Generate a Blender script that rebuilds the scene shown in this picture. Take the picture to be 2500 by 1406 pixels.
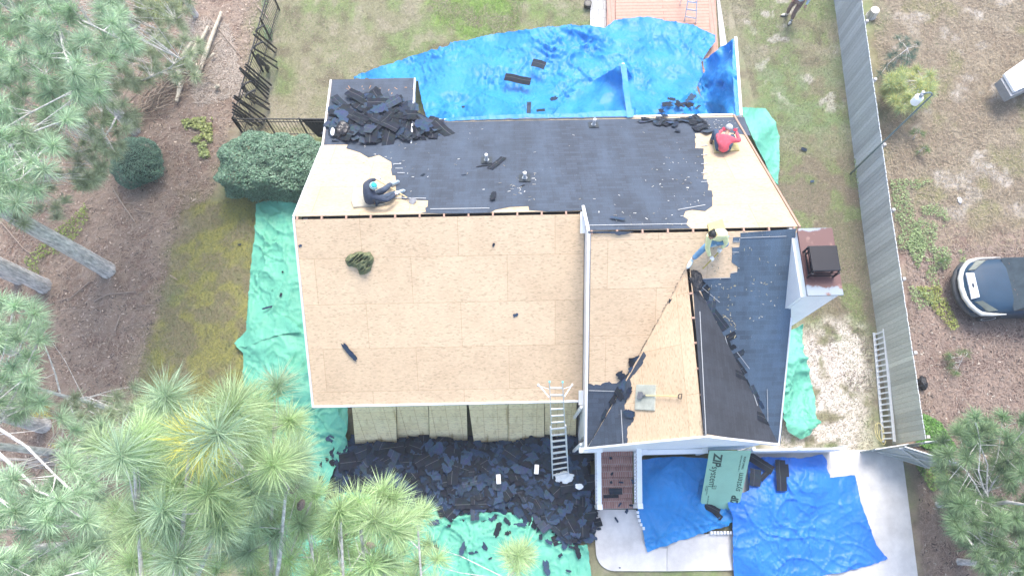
import bpy, bmesh, math, random
import numpy as np
from mathutils import Vector, Matrix, noise
from mathutils.geometry import delaunay_2d_cdt
rnd = random.Random(7); NR = np.random.RandomState(7)
sc = bpy.context.scene
for o in list(bpy.data.objects): bpy.data.objects.remove(o)
# ---------------------------------------------------------------- camera, sky, sun, exposure
FPX = 1700.0; HC = 22.0
TH = math.atan(537/FPX); PS = math.radians(1.2)
_c, _s, _cp, _sp = math.cos(TH), math.sin(TH), math.cos(PS), math.sin(PS)
VR = Vector((_cp, -_sp, 0)); VU = Vector((_c*_sp, _c*_cp, _s)); VD = Vector((_s*_sp, _s*_cp, -_c))
cd = bpy.data.cameras.new('camera'); cam = bpy.data.objects.new('camera', cd); sc.collection.objects.link(cam)
cam.matrix_world = Matrix(((VR.x, VU.x, -VD.x, 0), (VR.y, VU.y, -VD.y, 0), (VR.z, VU.z, -VD.z, HC), (0, 0, 0, 1)))
cd.sensor_width = 36; cd.lens = FPX/2500*36; cd.clip_end = 3000; cd.clip_start = 0.1
sc.camera = cam
w = bpy.data.worlds.new("World"); sc.world = w; w.use_nodes = True
nt = w.node_tree; bg = nt.nodes['Background']; sky = nt.nodes.new('ShaderNodeTexSky')
sky.sky_type = 'NISHITA'; sky.sun_disc = False
SUN_EL, SUN_AZ = math.radians(58), math.radians(12)      # azimuth from north (+Y) towards east
sky.sun_elevation = SUN_EL; sky.sun_rotation = SUN_AZ; sky.air_density = 1.0; sky.dust_density = 3.0; sky.ozone_density = 1.0
nt.links.new(sky.outputs[0], bg.inputs[0]); bg.inputs[1].default_value = 0.15
sl = bpy.data.lights.new('sun', 'SUN'); sl.energy = 1.05; sl.angle = math.radians(22); sl.color = (1, .96, .9)
so = bpy.data.objects.new('sun', sl); sc.collection.objects.link(so); so.location = (6, 12, 40)
sd = Vector((math.sin(SUN_AZ)*math.cos(SUN_EL), math.cos(SUN_AZ)*math.cos(SUN_EL), math.sin(SUN_EL)))
so.rotation_euler = sd.to_track_quat('Z', 'Y').to_euler()
sc.view_settings.view_transform = 'Standard'; sc.view_settings.look = 'None'
sc.view_settings.exposure = 1.55; sc.view_settings.gamma = 1
sc.render.resolution_x = 1024; sc.render.resolution_y = 575
# ---------------------------------------------------------------- measuring: photo pixel + height -> place in the world
CP = Vector((0, 0, HC))
def ray(u, v): return VD + VR*((u-1250)/FPX) + VU*((703-v)/FPX)
def P(u, v, h=0.0):
    r = ray(u, v); return CP + r*((h-HC)/r.z)
def PL(u, v, pl, dh=0.0):                      # ray meets plane z = a x + b y + c (+dh)
    a, b, c = pl; r = ray(u, v)
    return CP + r*((c+dh-HC)/(r.z-a*r.x-b*r.y))
# ---------------------------------------------------------------- numpy noise
def _h(ix, iy, s):
    n = (ix*374761393 + iy*668265263 + s*982451653) & 0xffffffff
    n = ((n ^ (n >> 13))*1274126177) & 0xffffffff
    return ((n ^ (n >> 16)) & 0xffff)/65535.0
def vn(x, y, s=0):
    x = np.asarray(x, float); y = np.asarray(y, float)
    ix = np.floor(x).astype(np.int64); iy = np.floor(y).astype(np.int64); fx = x-ix; fy = y-iy
    fx = fx*fx*(3-2*fx); fy = fy*fy*(3-2*fy)
    return (_h(ix, iy, s)*(1-fx)+_h(ix+1, iy, s)*fx)*(1-fy)+(_h(ix, iy+1, s)*(1-fx)+_h(ix+1, iy+1, s)*fx)*fy
def fbm(x, y, o=4, s=0):
    r = 0; a = .5; t = 0
    for i in range(o): r = r+a*vn(x*2**i, y*2**i, s+i*17); t += a; a *= .5
    return r/t
# ---------------------------------------------------------------- objects
def org(o):
    l = Vector((0, 0, 0))
    while o is not None: l = l+o.location; o = o.parent
    return l
def tag(o, label=None, cat=None, group=None, kind=None):
    if label: o['label'] = label
    if cat: o['category'] = cat
    if group: o['group'] = group
    if kind: o['kind'] = kind
    return o
def thing(name, loc, label, cat, group=None):
    o = bpy.data.objects.new(name, None); o.empty_display_size = .2; sc.collection.objects.link(o); o.location = loc
    return tag(o, label, cat, group)
def finish(name, me, mat, parent, V, smooth):
    o = bpy.data.objects.new(name, me); sc.collection.objects.link(o)
    if mat: me.materials.append(mat)
    if smooth: me.polygons.foreach_set('use_smooth', np.ones(len(me.polygons), bool))
    if parent: o.parent = parent
    return o
def mesh_np(name, V, F, mat, parent=None, cols=None, smooth=False, origin=None):
    V = np.asarray(V, np.float32); F = np.asarray(F, np.int32)
    if parent is not None: og = np.array(org(parent))
    elif origin is not None: og = np.array(origin)
    else: og = np.array([V[:, 0].mean(), V[:, 1].mean(), V[:, 2].min()])
    V = (V-og).astype(np.float32); k = F.shape[1]
    me = bpy.data.meshes.new(name); me.vertices.add(len(V)); me.vertices.foreach_set('co', V.ravel())
    me.loops.add(F.size); me.loops.foreach_set('vertex_index', F.ravel())
    me.polygons.add(len(F)); me.polygons.foreach_set('loop_start', np.arange(0, F.size, k, dtype=np.int32))
    me.update(calc_edges=True)
    if cols is not None:
        at = me.color_attributes.new('Col', 'FLOAT_COLOR', 'POINT')
        c = np.ones((len(V), 4), np.float32); c[:, :3] = cols; at.data.foreach_set('color', c.ravel())
    o = finish(name, me, mat, parent, V, smooth)
    if parent is None: o.location = og.tolist()
    return o
class MB:
    def __init__(s): s.v = []; s.f = []; s.c = []; s.uv = None
    def add(s, vs, fs, col=(1, 1, 1)):
        n = len(s.v); s.v += [Vector(p) for p in vs]; s.f += [[i+n for i in f] for f in fs]; s.c += [col]*len(vs); return s
    def box(s, c, d, rot=None, col=(1, 1, 1)):
        c = Vector(c); vs = []
        for z in (-.5, .5):
            for x, y in ((-.5, -.5), (.5, -.5), (.5, .5), (-.5, .5)):
                p = Vector((x*d[0], y*d[1], z*d[2]))
                vs.append(c+(rot @ p if rot else p))
        return s.add(vs, [(3, 2, 1, 0), (4, 5, 6, 7), (0, 1, 5, 4), (1, 2, 6, 5), (2, 3, 7, 6), (3, 0, 4, 7)], col)
    def beam(s, a, b, wd, th, up=(0, 0, 1), col=(1, 1, 1)):
        a = Vector(a); b = Vector(b); x = (b-a); L = x.length; x.normalize(); y = Vector(up).cross(x)
        if y.length < 1e-4: y = Vector((0, 1, 0)).cross(x)
        y.normalize(); z = x.cross(y); R = Matrix((x, y, z)).transposed()
        return s.box((a+b)/2, (L, wd, th), R, col)
    def tube(s, pts, rad, n=8, col=(1, 1, 1), wob=0):
        pts = [Vector(p) for p in pts]; vs = []; fs = []
        if not hasattr(rad, '__len__'): rad = [rad]*len(pts)
        pv = None
        for i, p in enumerate(pts):
            t = (pts[min(i+1, len(pts)-1)]-pts[max(i-1, 0)]).normalized()
            if pv is None: a = Vector((0, 0, 1)).cross(t) if abs(t.z) < .9 else Vector((1, 0, 0)).cross(t)
            else: a = pv-t*pv.dot(t)
            a.normalize(); pv = a; b = t.cross(a)
            for k in range(n):
                q = 2*math.pi*k/n; r = rad[i]*(1+(rnd.uniform(-wob, wob) if wob else 0))
                vs.append(p+(a*math.cos(q)+b*math.sin(q))*r)
        for i in range(len(pts)-1):
            for k in range(n): fs.append((i*n+k, i*n+(k+1) % n, (i+1)*n+(k+1) % n, (i+1)*n+k))
        fs.append(tuple(range(n))[::-1]); fs.append(tuple((len(pts)-1)*n+k for k in range(n)))
        return s.add(vs, fs, col)
    def prism(s, poly, off, col=(1, 1, 1)):     # poly: top points in order; off: vector to the underside
        poly = [Vector(p) for p in poly]; off = Vector(off); n = len(poly)
        nn = Vector((0, 0, 0))
        for i in range(n): nn += poly[i].cross(poly[(i+1) % n])
        if nn.dot(off) > 0: poly = poly[::-1]
        fs = [tuple(range(n)), tuple(range(2*n-1, n-1, -1))]
        for i in range(n): fs.append((i, i+n, (i+1) % n+n, (i+1) % n))
        return s.add(poly+[p+off for p in poly], fs, col)
    def lathe(s, o, prof, n=16, col=(1, 1, 1), M=None):
        vs = []; fs = []; o = Vector(o)
        for r, z in prof:
            for k in range(n):
                q = 2*math.pi*k/n; p = Vector((r*math.cos(q), r*math.sin(q), z)); vs.append(o+(M @ p if M else p))
        for i in range(len(prof)-1):
            for k in range(n): fs.append((i*n+k, i*n+(k+1) % n, (i+1)*n+(k+1) % n, (i+1)*n+k))
        fs.append(tuple(range(n))[::-1]); fs.append(tuple((len(prof)-1)*n+k for k in range(n)))
        return s.add(vs, fs, col)
    def build(s, name, mat, parent=None, smooth=False, bevel=0, uvf=None, origin=None):
        if parent is not None: og = org(parent)
        elif origin is not None: og = Vector(origin)
        else:
            og = Vector((sum(p.x for p in s.v)/len(s.v), sum(p.y for p in s.v)/len(s.v), min(p.z for p in s.v)))
        me = bpy.data.meshes.new(name); me.from_pydata([p-og for p in s.v], [], s.f)
        at = me.color_attributes.new('Col', 'FLOAT_COLOR', 'POINT')
        c = np.ones((len(s.v), 4), np.float32); c[:, :3] = np.array(s.c); at.data.foreach_set('color', c.ravel())
        if uvf:
            uv = me.uv_layers.new(name='UVMap')
            for l in me.loops: uv.data[l.index].uv = uvf(s.v[l.vertex_index])
        if bevel:
            bm = bmesh.new(); bm.from_mesh(me)
            bmesh.ops.bevel(bm, geom=list(bm.edges), offset=bevel, segments=2, affect='EDGES', profile=.6, clamp_overlap=True)
            bm.to_mesh(me); bm.free()
        o = finish(name, me, mat, parent, None, smooth)
        if parent is None: o.location = og
        return o
# ---------------------------------------------------------------- materials
MATS = {}
def nodes(name):
    m = bpy.data.materials.new(name); m.use_nodes = True; t = m.node_tree; return m, t, t.nodes['Principled BSDF']
def N(t, k, **kw):
    n = t.nodes.new('ShaderNode'+k)
    for a, b in kw.items():
        if a.startswith('i_'):
            n.inputs[a[2:].replace('_', ' ')].default_value = b
        else: setattr(n, a, b)
    return n
def rgb(*c): return (c[0], c[1], c[2], 1)
def mixc(t, f, a, b, mode='MIX'):
    m = t.nodes.new('ShaderNodeMix'); m.data_type = 'RGBA'; m.blend_type = mode
    for i, val in ((0, f), (6, a), (7, b)):
        if isinstance(val, bpy.types.NodeSocket): t.links.new(val, m.inputs[i])
        elif i == 0: m.inputs[0].default_value = val
        else: m.inputs[i].default_value = rgb(*val) if len(val) == 3 else val
    return m.outputs[2]
def ramp(t, f, a, b):
    m = N(t, 'MapRange'); m.inputs[1].default_value = a; m.inputs[2].default_value = b; t.links.new(f, m.inputs[0]); return m.outputs[0]
def mat(name, col, rough=.8, var=.15, scale=6, bump=0, bscale=None, metal=0, attr=False, spec=.5, stretch=None, sheen=0, sub=0):
    if name in MATS: return MATS[name]
    m, t, b = nodes(name); tc = N(t, 'TexCoord'); mp = N(t, 'Mapping'); t.links.new(tc.outputs['Object'], mp.inputs[0])
    if stretch: mp.inputs['Scale'].default_value = stretch
    nz = N(t, 'TexNoise', i_Scale=scale, i_Detail=6.0, i_Roughness=.65); t.links.new(mp.outputs[0], nz.inputs['Vector'])
    f = ramp(t, nz.outputs[0], .3, .7)
    c = mixc(t, f, [x*(1-var) for x in col], [min(1, x*(1+var)) for x in col])
    if attr:
        a = N(t, 'Attribute', attribute_name='Col'); c = mixc(t, 1.0, c, a.outputs['Color'], 'MULTIPLY')
    t.links.new(c, b.inputs['Base Color']); b.inputs['Roughness'].default_value = rough; b.inputs['Metallic'].default_value = metal
    b.inputs['Specular IOR Level'].default_value = spec
    if bump:
        nb = N(t, 'TexNoise', i_Scale=bscale or scale*3, i_Detail=5.0); t.links.new(mp.outputs[0], nb.inputs['Vector'])
        bp = N(t, 'Bump', i_Strength=bump, i_Distance=.02); t.links.new(nb.outputs[0], bp.inputs['Height']); t.links.new(bp.outputs[0], b.inputs['Normal'])
    MATS[name] = m; return m
def osb(name, ang, base=(.72, .55, .37), wet=0):
    m, t, b = nodes(name); uv = N(t, 'UVMap', uv_map='UVMap')
    def stretched(sx, sy, rot):
        mp = N(t, 'Mapping'); mp.inputs['Rotation'].default_value = (0, 0, rot); mp.inputs['Scale'].default_value = (sx, sy, 1)
        t.links.new(uv.outputs[0], mp.inputs[0]); return mp.outputs[0]
    dk = None; c = None
    v1 = N(t, 'TexVoronoi', i_Scale=1.0, i_Randomness=1.0); t.links.new(stretched(13, 46, ang), v1.inputs['Vector'])
    v2 = N(t, 'TexVoronoi', i_Scale=1.0); t.links.new(stretched(15, 38, ang+.5), v2.inputs['Vector'])
    v3 = N(t, 'TexVoronoi', i_Scale=1.0); t.links.new(stretched(15, 40, ang-.55), v3.inputs['Vector'])
    lo = [x*.86 for x in base]; hi = [min(1, x*1.10) for x in base]
    s1 = N(t, 'SeparateColor'); t.links.new(v1.outputs['Color'], s1.inputs[0])
    s2 = N(t, 'SeparateColor'); t.links.new(v2.outputs['Color'], s2.inputs[0])
    s3 = N(t, 'SeparateColor'); t.links.new(v3.outputs['Color'], s3.inputs[0])
    c = mixc(t, s1.outputs[0], lo, hi)
    c2 = mixc(t, s2.outputs[0], [x*.9 for x in base], [min(1, x*1.12) for x in base]); c = mixc(t, .5, c, c2)
    dkf = ramp(t, s3.outputs[1], .86, .93); dm = N(t, 'Math', operation='MULTIPLY', i_Value=.0); t.links.new(dkf, dm.inputs[0]); dm.inputs[1].default_value = .38
    c = mixc(t, dm.outputs[0], c, (.36, .25, .16))
    br = N(t, 'TexBrick', offset=.5, offset_frequency=2, squash=1.0); br.inputs['Scale'].default_value = 1.0
    br.inputs['Brick Width'].default_value = 2.44; br.inputs['Row Height'].default_value = 1.22; br.inputs['Mortar Size'].default_value = .006; br.inputs['Mortar Smooth'].default_value = .3
    br.inputs['Color1'].default_value = (.9, .89, .88, 1); br.inputs['Color2'].default_value = (1, 1, 1, 1); br.inputs['Mortar'].default_value = (.68, .6, .54, 1)
    t.links.new(stretched(1, 1, 0), br.inputs['Vector']); c = mixc(t, 1.0, c, br.outputs[0], 'MULTIPLY')
    n = N(t, 'TexNoise', i_Scale=.9, i_Detail=5.0, i_Roughness=.7); t.links.new(uv.outputs[0], n.inputs['Vector'])
    g = mixc(t, ramp(t, n.outputs[0], .45, .75), (1, 1, 1), (.86, .84, .82)); c = mixc(t, 1.0, c, g, 'MULTIPLY')
    # small nail and tar specks
    vs = N(t, 'TexVoronoi', i_Scale=5.0); t.links.new(uv.outputs[0], vs.inputs['Vector'])
    sp = ramp(t, vs.outputs['Distance'], .05, .03); ss = N(t, 'SeparateColor'); t.links.new(vs.outputs['Color'], ss.inputs[0])
    mm = N(t, 'Math', operation='MULTIPLY'); t.links.new(sp, mm.inputs[0]); t.links.new(ramp(t, ss.outputs[0], .8, .82), mm.inputs[1])
    c = mixc(t, mm.outputs[0], c, (.08, .07, .07))
    t.links.new(c, b.inputs['Base Color']); b.inputs['Roughness'].default_value = .75; b.inputs['Specular IOR Level'].default_value = .3
    MATS[name] = m; return m
def shingle(name, base, edge=.6, tabs=True, rough=.75, gran=.5, debris=.5):
    m, t, b = nodes(name); uv = N(t, 'UVMap', uv_map='UVMap')
    br = N(t, 'TexBrick', offset=.5, offset_frequency=2); br.inputs['Scale'].default_value = 1.0
    br.inputs['Brick Width'].default_value = .305 if tabs else .92; br.inputs['Row Height'].default_value = .127; br.inputs['Mortar Size'].default_value = .007; br.inputs['Bias'].default_value = .1
    a = [x*.8 for x in base]; h = [x*1.25 for x in base]
    br.inputs['Color1'].default_value = rgb(*a); br.inputs['Color2'].default_value = rgb(*h); br.inputs['Mortar'].default_value = rgb(*[x*edge for x in base])
    t.links.new(uv.outputs[0], br.inputs['Vector'])
    n = N(t, 'TexNoise', i_Scale=1.0, i_Detail=6.0, i_Roughness=.65); ms = N(t, 'Mapping'); ms.inputs['Scale'].default_value = (1.3, .3, 1); t.links.new(uv.outputs[0], ms.inputs[0]); t.links.new(ms.outputs[0], n.inputs['Vector'])
    c = mixc(t, ramp(t, n.outputs[0], .42, .72), br.outputs[0], (base[0]*2.0, base[1]*2.15, base[2]*2.2))  # paler blue streaks paint a sheen into the shingle colour
    c = mixc(t, .6, br.outputs[0], c)
    g = N(t, 'TexNoise', i_Scale=45.0, i_Detail=4.0, i_Roughness=.8); t.links.new(uv.outputs[0], g.inputs['Vector'])
    gm = mixc(t, ramp(t, g.outputs[0], .35, .7), [1-gran*.5]*3, [1+gran]*3); c = mixc(t, 1.0, c, gm, 'MULTIPLY')
    # chips and straw lying in the granules
    v = N(t, 'TexVoronoi', i_Scale=16.0); mp = N(t, 'Mapping'); mp.inputs['Scale'].default_value = (1, .6, 1); mp.inputs['Rotation'].default_value = (0, 0, .7)
    t.links.new(uv.outputs[0], mp.inputs[0]); t.links.new(mp.outputs[0], v.inputs['Vector'])
    vs = N(t, 'SeparateColor'); t.links.new(v.outputs['Color'], vs.inputs[0])
    n2 = N(t, 'TexNoise', i_Scale=.55, i_Detail=3.0); t.links.new(uv.outputs[0], n2.inputs['Vector'])
    th = N(t, 'Math', operation='MULTIPLY'); t.links.new(ramp(t, v.outputs['Distance'], .16, .08), th.inputs[0]); t.links.new(ramp(t, vs.outputs[0], .72, .8), th.inputs[1])
    th2 = N(t, 'Math', operation='MULTIPLY'); t.links.new(th.outputs[0], th2.inputs[0]); t.links.new(ramp(t, n2.outputs[0], .62-.25*debris, .8-.25*debris), th2.inputs[1])
    c = mixc(t, th2.outputs[0], c, (.35, .33, .28))
    t.links.new(c, b.inputs['Base Color']); b.inputs['Roughness'].default_value = rough; b.inputs['Specular IOR Level'].default_value = .55
    bp = N(t, 'Bump', i_Strength=.5, i_Distance=.01); t.links.new(g.outputs[0], bp.inputs['Height']); t.links.new(bp.outputs[0], b.inputs['Normal'])
    MATS[name] = m; return m
def tarpmat(name, col, rough=.35, dirt=.1, bs=.7):
    m, t, b = nodes(name); tc = N(t, 'TexCoord')
    n = N(t, 'TexNoise', i_Scale=1.2, i_Detail=5.0, i_Roughness=.6); t.links.new(tc.outputs['Object'], n.inputs['Vector'])
    c = mixc(t, ramp(t, n.outputs[0], .3, .7), [x*.88 for x in col], [min(1, x*1.12+.01) for x in col])
    n3 = N(t, 'TexNoise', i_Scale=14.0, i_Detail=5.0, i_Roughness=.75); t.links.new(tc.outputs['Object'], n3.inputs['Vector'])
    dm = N(t, 'Math', operation='MULTIPLY'); t.links.new(ramp(t, n3.outputs[0], .58, .75), dm.inputs[0]); dm.inputs[1].default_value = dirt
    c = mixc(t, dm.outputs[0], c, (.7, .75, .75))
    t.links.new(c, b.inputs['Base Color']); b.inputs['Roughness'].default_value = rough; b.inputs['Specular IOR Level'].default_value = .32
    hs = None
    for sc_, st_, rt, am in ((2.2, (1, .45, 1), .5, 1.0), (4.5, (1, .5, 1), -.7, .55), (9.0, (.6, 1, 1), .3, .14)):
        nd = N(t, 'TexNoise', i_Scale=sc_*.8, i_Detail=3.0); t.links.new(tc.outputs['Object'], nd.inputs['Vector'])
        va = N(t, 'VectorMath', operation='MULTIPLY_ADD'); t.links.new(nd.outputs['Color'], va.inputs[0]); va.inputs[1].default_value = (.5/sc_*2, .5/sc_*2, 0); t.links.new(tc.outputs['Object'], va.inputs[2])
        mp = N(t, 'Mapping'); mp.inputs['Scale'].default_value = st_; mp.inputs['Rotation'].default_value = (0, 0, rt); t.links.new(va.outputs[0], mp.inputs[0])
        vo = N(t, 'TexVoronoi', feature='DISTANCE_TO_EDGE', i_Scale=sc_); t.links.new(mp.outputs[0], vo.inputs['Vector'])
        mu = N(t, 'Math', operation='MULTIPLY_ADD'); t.links.new(vo.outputs['Distance'], mu.inputs[0]); mu.inputs[1].default_value = am
        if hs: t.links.new(hs, mu.inputs[2])
        else: mu.inputs[2].default_value = 0
        hs = mu.outputs[0]
    bp = N(t, 'Bump', i_Strength=bs, i_Distance=.09); t.links.new(hs, bp.inputs['Height']); t.links.new(bp.outputs[0], b.inputs['Normal'])
    MATS[name] = m; return m
def brickmat(name, c1, c2, mortar, bw, bh, ms=.01, use='Object', rot=0):
    m, t, b = nodes(name); tc = N(t, 'TexCoord'); mp = N(t, 'Mapping'); t.links.new(tc.outputs[use], mp.inputs[0]); mp.inputs['Rotation'].default_value = (rot, 0, 0) if rot else (0, 0, 0)
    br = N(t, 'TexBrick'); br.inputs['Scale'].default_value = 1; br.inputs['Brick Width'].default_value = bw; br.inputs['Row Height'].default_value = bh; br.inputs['Mortar Size'].default_value = ms
    br.inputs['Color1'].default_value = rgb(*c1); br.inputs['Color2'].default_value = rgb(*c2); br.inputs['Mortar'].default_value = rgb(*mortar)
    t.links.new(mp.outputs[0], br.inputs['Vector'])
    n = N(t, 'TexNoise', i_Scale=9.0, i_Detail=6.0, i_Roughness=.7); t.links.new(tc.outputs['Object'], n.inputs['Vector'])
    c = mixc(t, 1.0, br.outputs[0], mixc(t, n.outputs[0], (.65, .65, .65), (1.3, 1.3, 1.3)), 'MULTIPLY')
    t.links.new(c, b.inputs['Base Color']); b.inputs['Roughness'].default_value = .85; MATS[name] = m; return m
def attrmat(name, rough=.8, trans=0.0, spec=.3, noise_amt=.2, nscale=30, stretch=None):
    m, t, b = nodes(name); a = N(t, 'Attribute', attribute_name='Col'); tc = N(t, 'TexCoord')
    mp = N(t, 'Mapping'); t.links.new(tc.outputs['Object'], mp.inputs[0])
    if stretch: mp.inputs['Scale'].default_value = stretch
    n = N(t, 'TexNoise', i_Scale=float(nscale), i_Detail=6.0, i_Roughness=.7); t.links.new(mp.outputs[0], n.inputs['Vector'])
    c = mixc(t, 1.0, a.outputs['Color'], mixc(t, ramp(t, n.outputs[0], .3, .7), [1-noise_amt]*3, [1+noise_amt]*3), 'MULTIPLY')
    t.links.new(c, b.inputs['Base Color']); b.inputs['Roughness'].default_value = rough; b.inputs['Specular IOR Level'].default_value = spec
    if trans: 
        tr = N(t, 'BsdfTranslucent'); t.links.new(c, tr.inputs[0]); mx = N(t, 'MixShader'); mx.inputs[0].default_value = trans
        t.links.new(b.outputs[0], mx.inputs[1]); t.links.new(tr.outputs[0], mx.inputs[2]); t.links.new(mx.outputs[0], t.nodes['Material Output'].inputs[0])
    MATS[name] = m; return m
OSBN = osb('osb_north_sun_dimmed', 0.08, base=(.56, .455, .315)); OSBH = osb('osb_sheathing', 0.08); OSBV = osb('osb_sheathing_gable', 1.5)  # north copy darkened to offset the stronger sun on that slope
SHN = shingle('black_shingles', (.036, .049, .072), edge=.75, tabs=True, debris=.5)
SHD = shingle('dark_gable_shingles', (.031, .034, .043), edge=.7, debris=.2)
SHB = shingle('blue_black_shingles', (.052, .082, .12), edge=1.3, debris=.6)
WHITE = mat('white_paint', (.93, .935, .94), .45, .04, 3); FASC = mat('white_trim', (.8, .81, .82), .5, .08, 4)
DARK = mat('attic_shade', (.03, .022, .02), .9); WOODR = mat('rafter_wood', (.42, .27, .2), .8, .2, 12, stretch=(1, 8, 8))
BLACK = mat('black_metal', (.012, .013, .015), .4, .2, 8); ALU = mat('aluminium', (.72, .75, .78), .4, .1, 15, metal=.25)
CONC = mat('concrete', (.56, .55, .54), .85, .2, 1.6, .25, 60); PAVE = brickmat('grey_pavers', (.45, .45, .43), (.55, .55, .54), (.25, .25, .24), .4, .4)
BRICK = brickmat('porch_brick', (.30, .14, .115), (.40, .22, .18), (.42, .34, .31), .065, .21, .007)
BRICKW = brickmat('wall_brick', (.28, .13, .10), (.36, .19, .15), (.5, .45, .42), .21, .075, .01, rot=math.pi/2)
DECKM = brickmat('composite_deck', (.50, .30, .22), (.56, .34, .26), (.22, .12, .09), 4.0, .14, .008)
BLUE = tarpmat('blue_tarp_plastic', (.02, .235, .58), .42, .05, .42); BLUE2 = tarpmat('deep_blue_tarp_plastic', (.02, .17, .60), .42, .05, .45); GREEN = tarpmat('green_tarp_plastic', (.13, .45, .32), .5, .08, .4)
NEEDLE = attrmat('pine_needles', .5, .35, .4, .15, 8); LEAF = attrmat('leaves', .45, .2, .5, .2, 20)
BARK = mat('pine_bark', (.62, .59, .56), .9, .55, 14, .9, 25, stretch=(1, 1, .25)); TWIG = mat('twig_bark', (.26, .22, .19), .9, .3, 20)
FENCEM = attrmat('weathered_boards', .85, 0, .2, .3, 14, (8, 8, .7)); SCRAP = attrmat('shingle_scrap', .85, 0, .2, .35, 60)
TARPAPER = mat('tar_paper', (.02, .022, .028), .5, .3, 9, .4)
# ---------------------------------------------------------------- ground
def sst(x, a, b):
    t = np.clip((x-a)/(b-a), 0, 1); return t*t*(3-2*t)
def pinp(x, y, poly):
    ins = np.zeros(x.shape, bool); n = len(poly)
    for i in range(n):
        x1, y1 = poly[i]; x2, y2 = poly[(i+1) % n]
        c = ((y1 > y) != (y2 > y)) & (x < (x2-x1)*(y-y1)/((y2-y1) if y2 != y1 else 1e-9)+x1); ins ^= c
    return ins
def segd(x, y, poly):
    d = np.full(x.shape, 1e9); n = len(poly)
    for i in range(n):
        x1, y1 = poly[i]; x2, y2 = poly[(i+1) % n]; L = (x2-x1)**2+(y2-y1)**2+1e-9
        t = np.clip(((x-x1)*(x2-x1)+(y-y1)*(y2-y1))/L, 0, 1)
        d = np.minimum(d, np.hypot(x-x1-t*(x2-x1), y-y1-t*(y2-y1)))
    return d
def zone(x, y, px, soft=.5, wob=.8, s=1):
    poly = [(P(u, v).x, P(u, v).y) for u, v in px]
    xx = x+(fbm(x*1.3, y*1.3, 4, s)-.5)*wob*2; yy = y+(fbm(x*1.3+40, y*1.3, 4, s+5)-.5)*wob*2
    d = segd(xx, yy, poly); d = np.where(pinp(xx, yy, poly), d, -d)
    return sst(d, -soft, soft)
def lerp(a, b, t): return a*(1-t[:, None])+np.array(b)*t[:, None]
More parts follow.
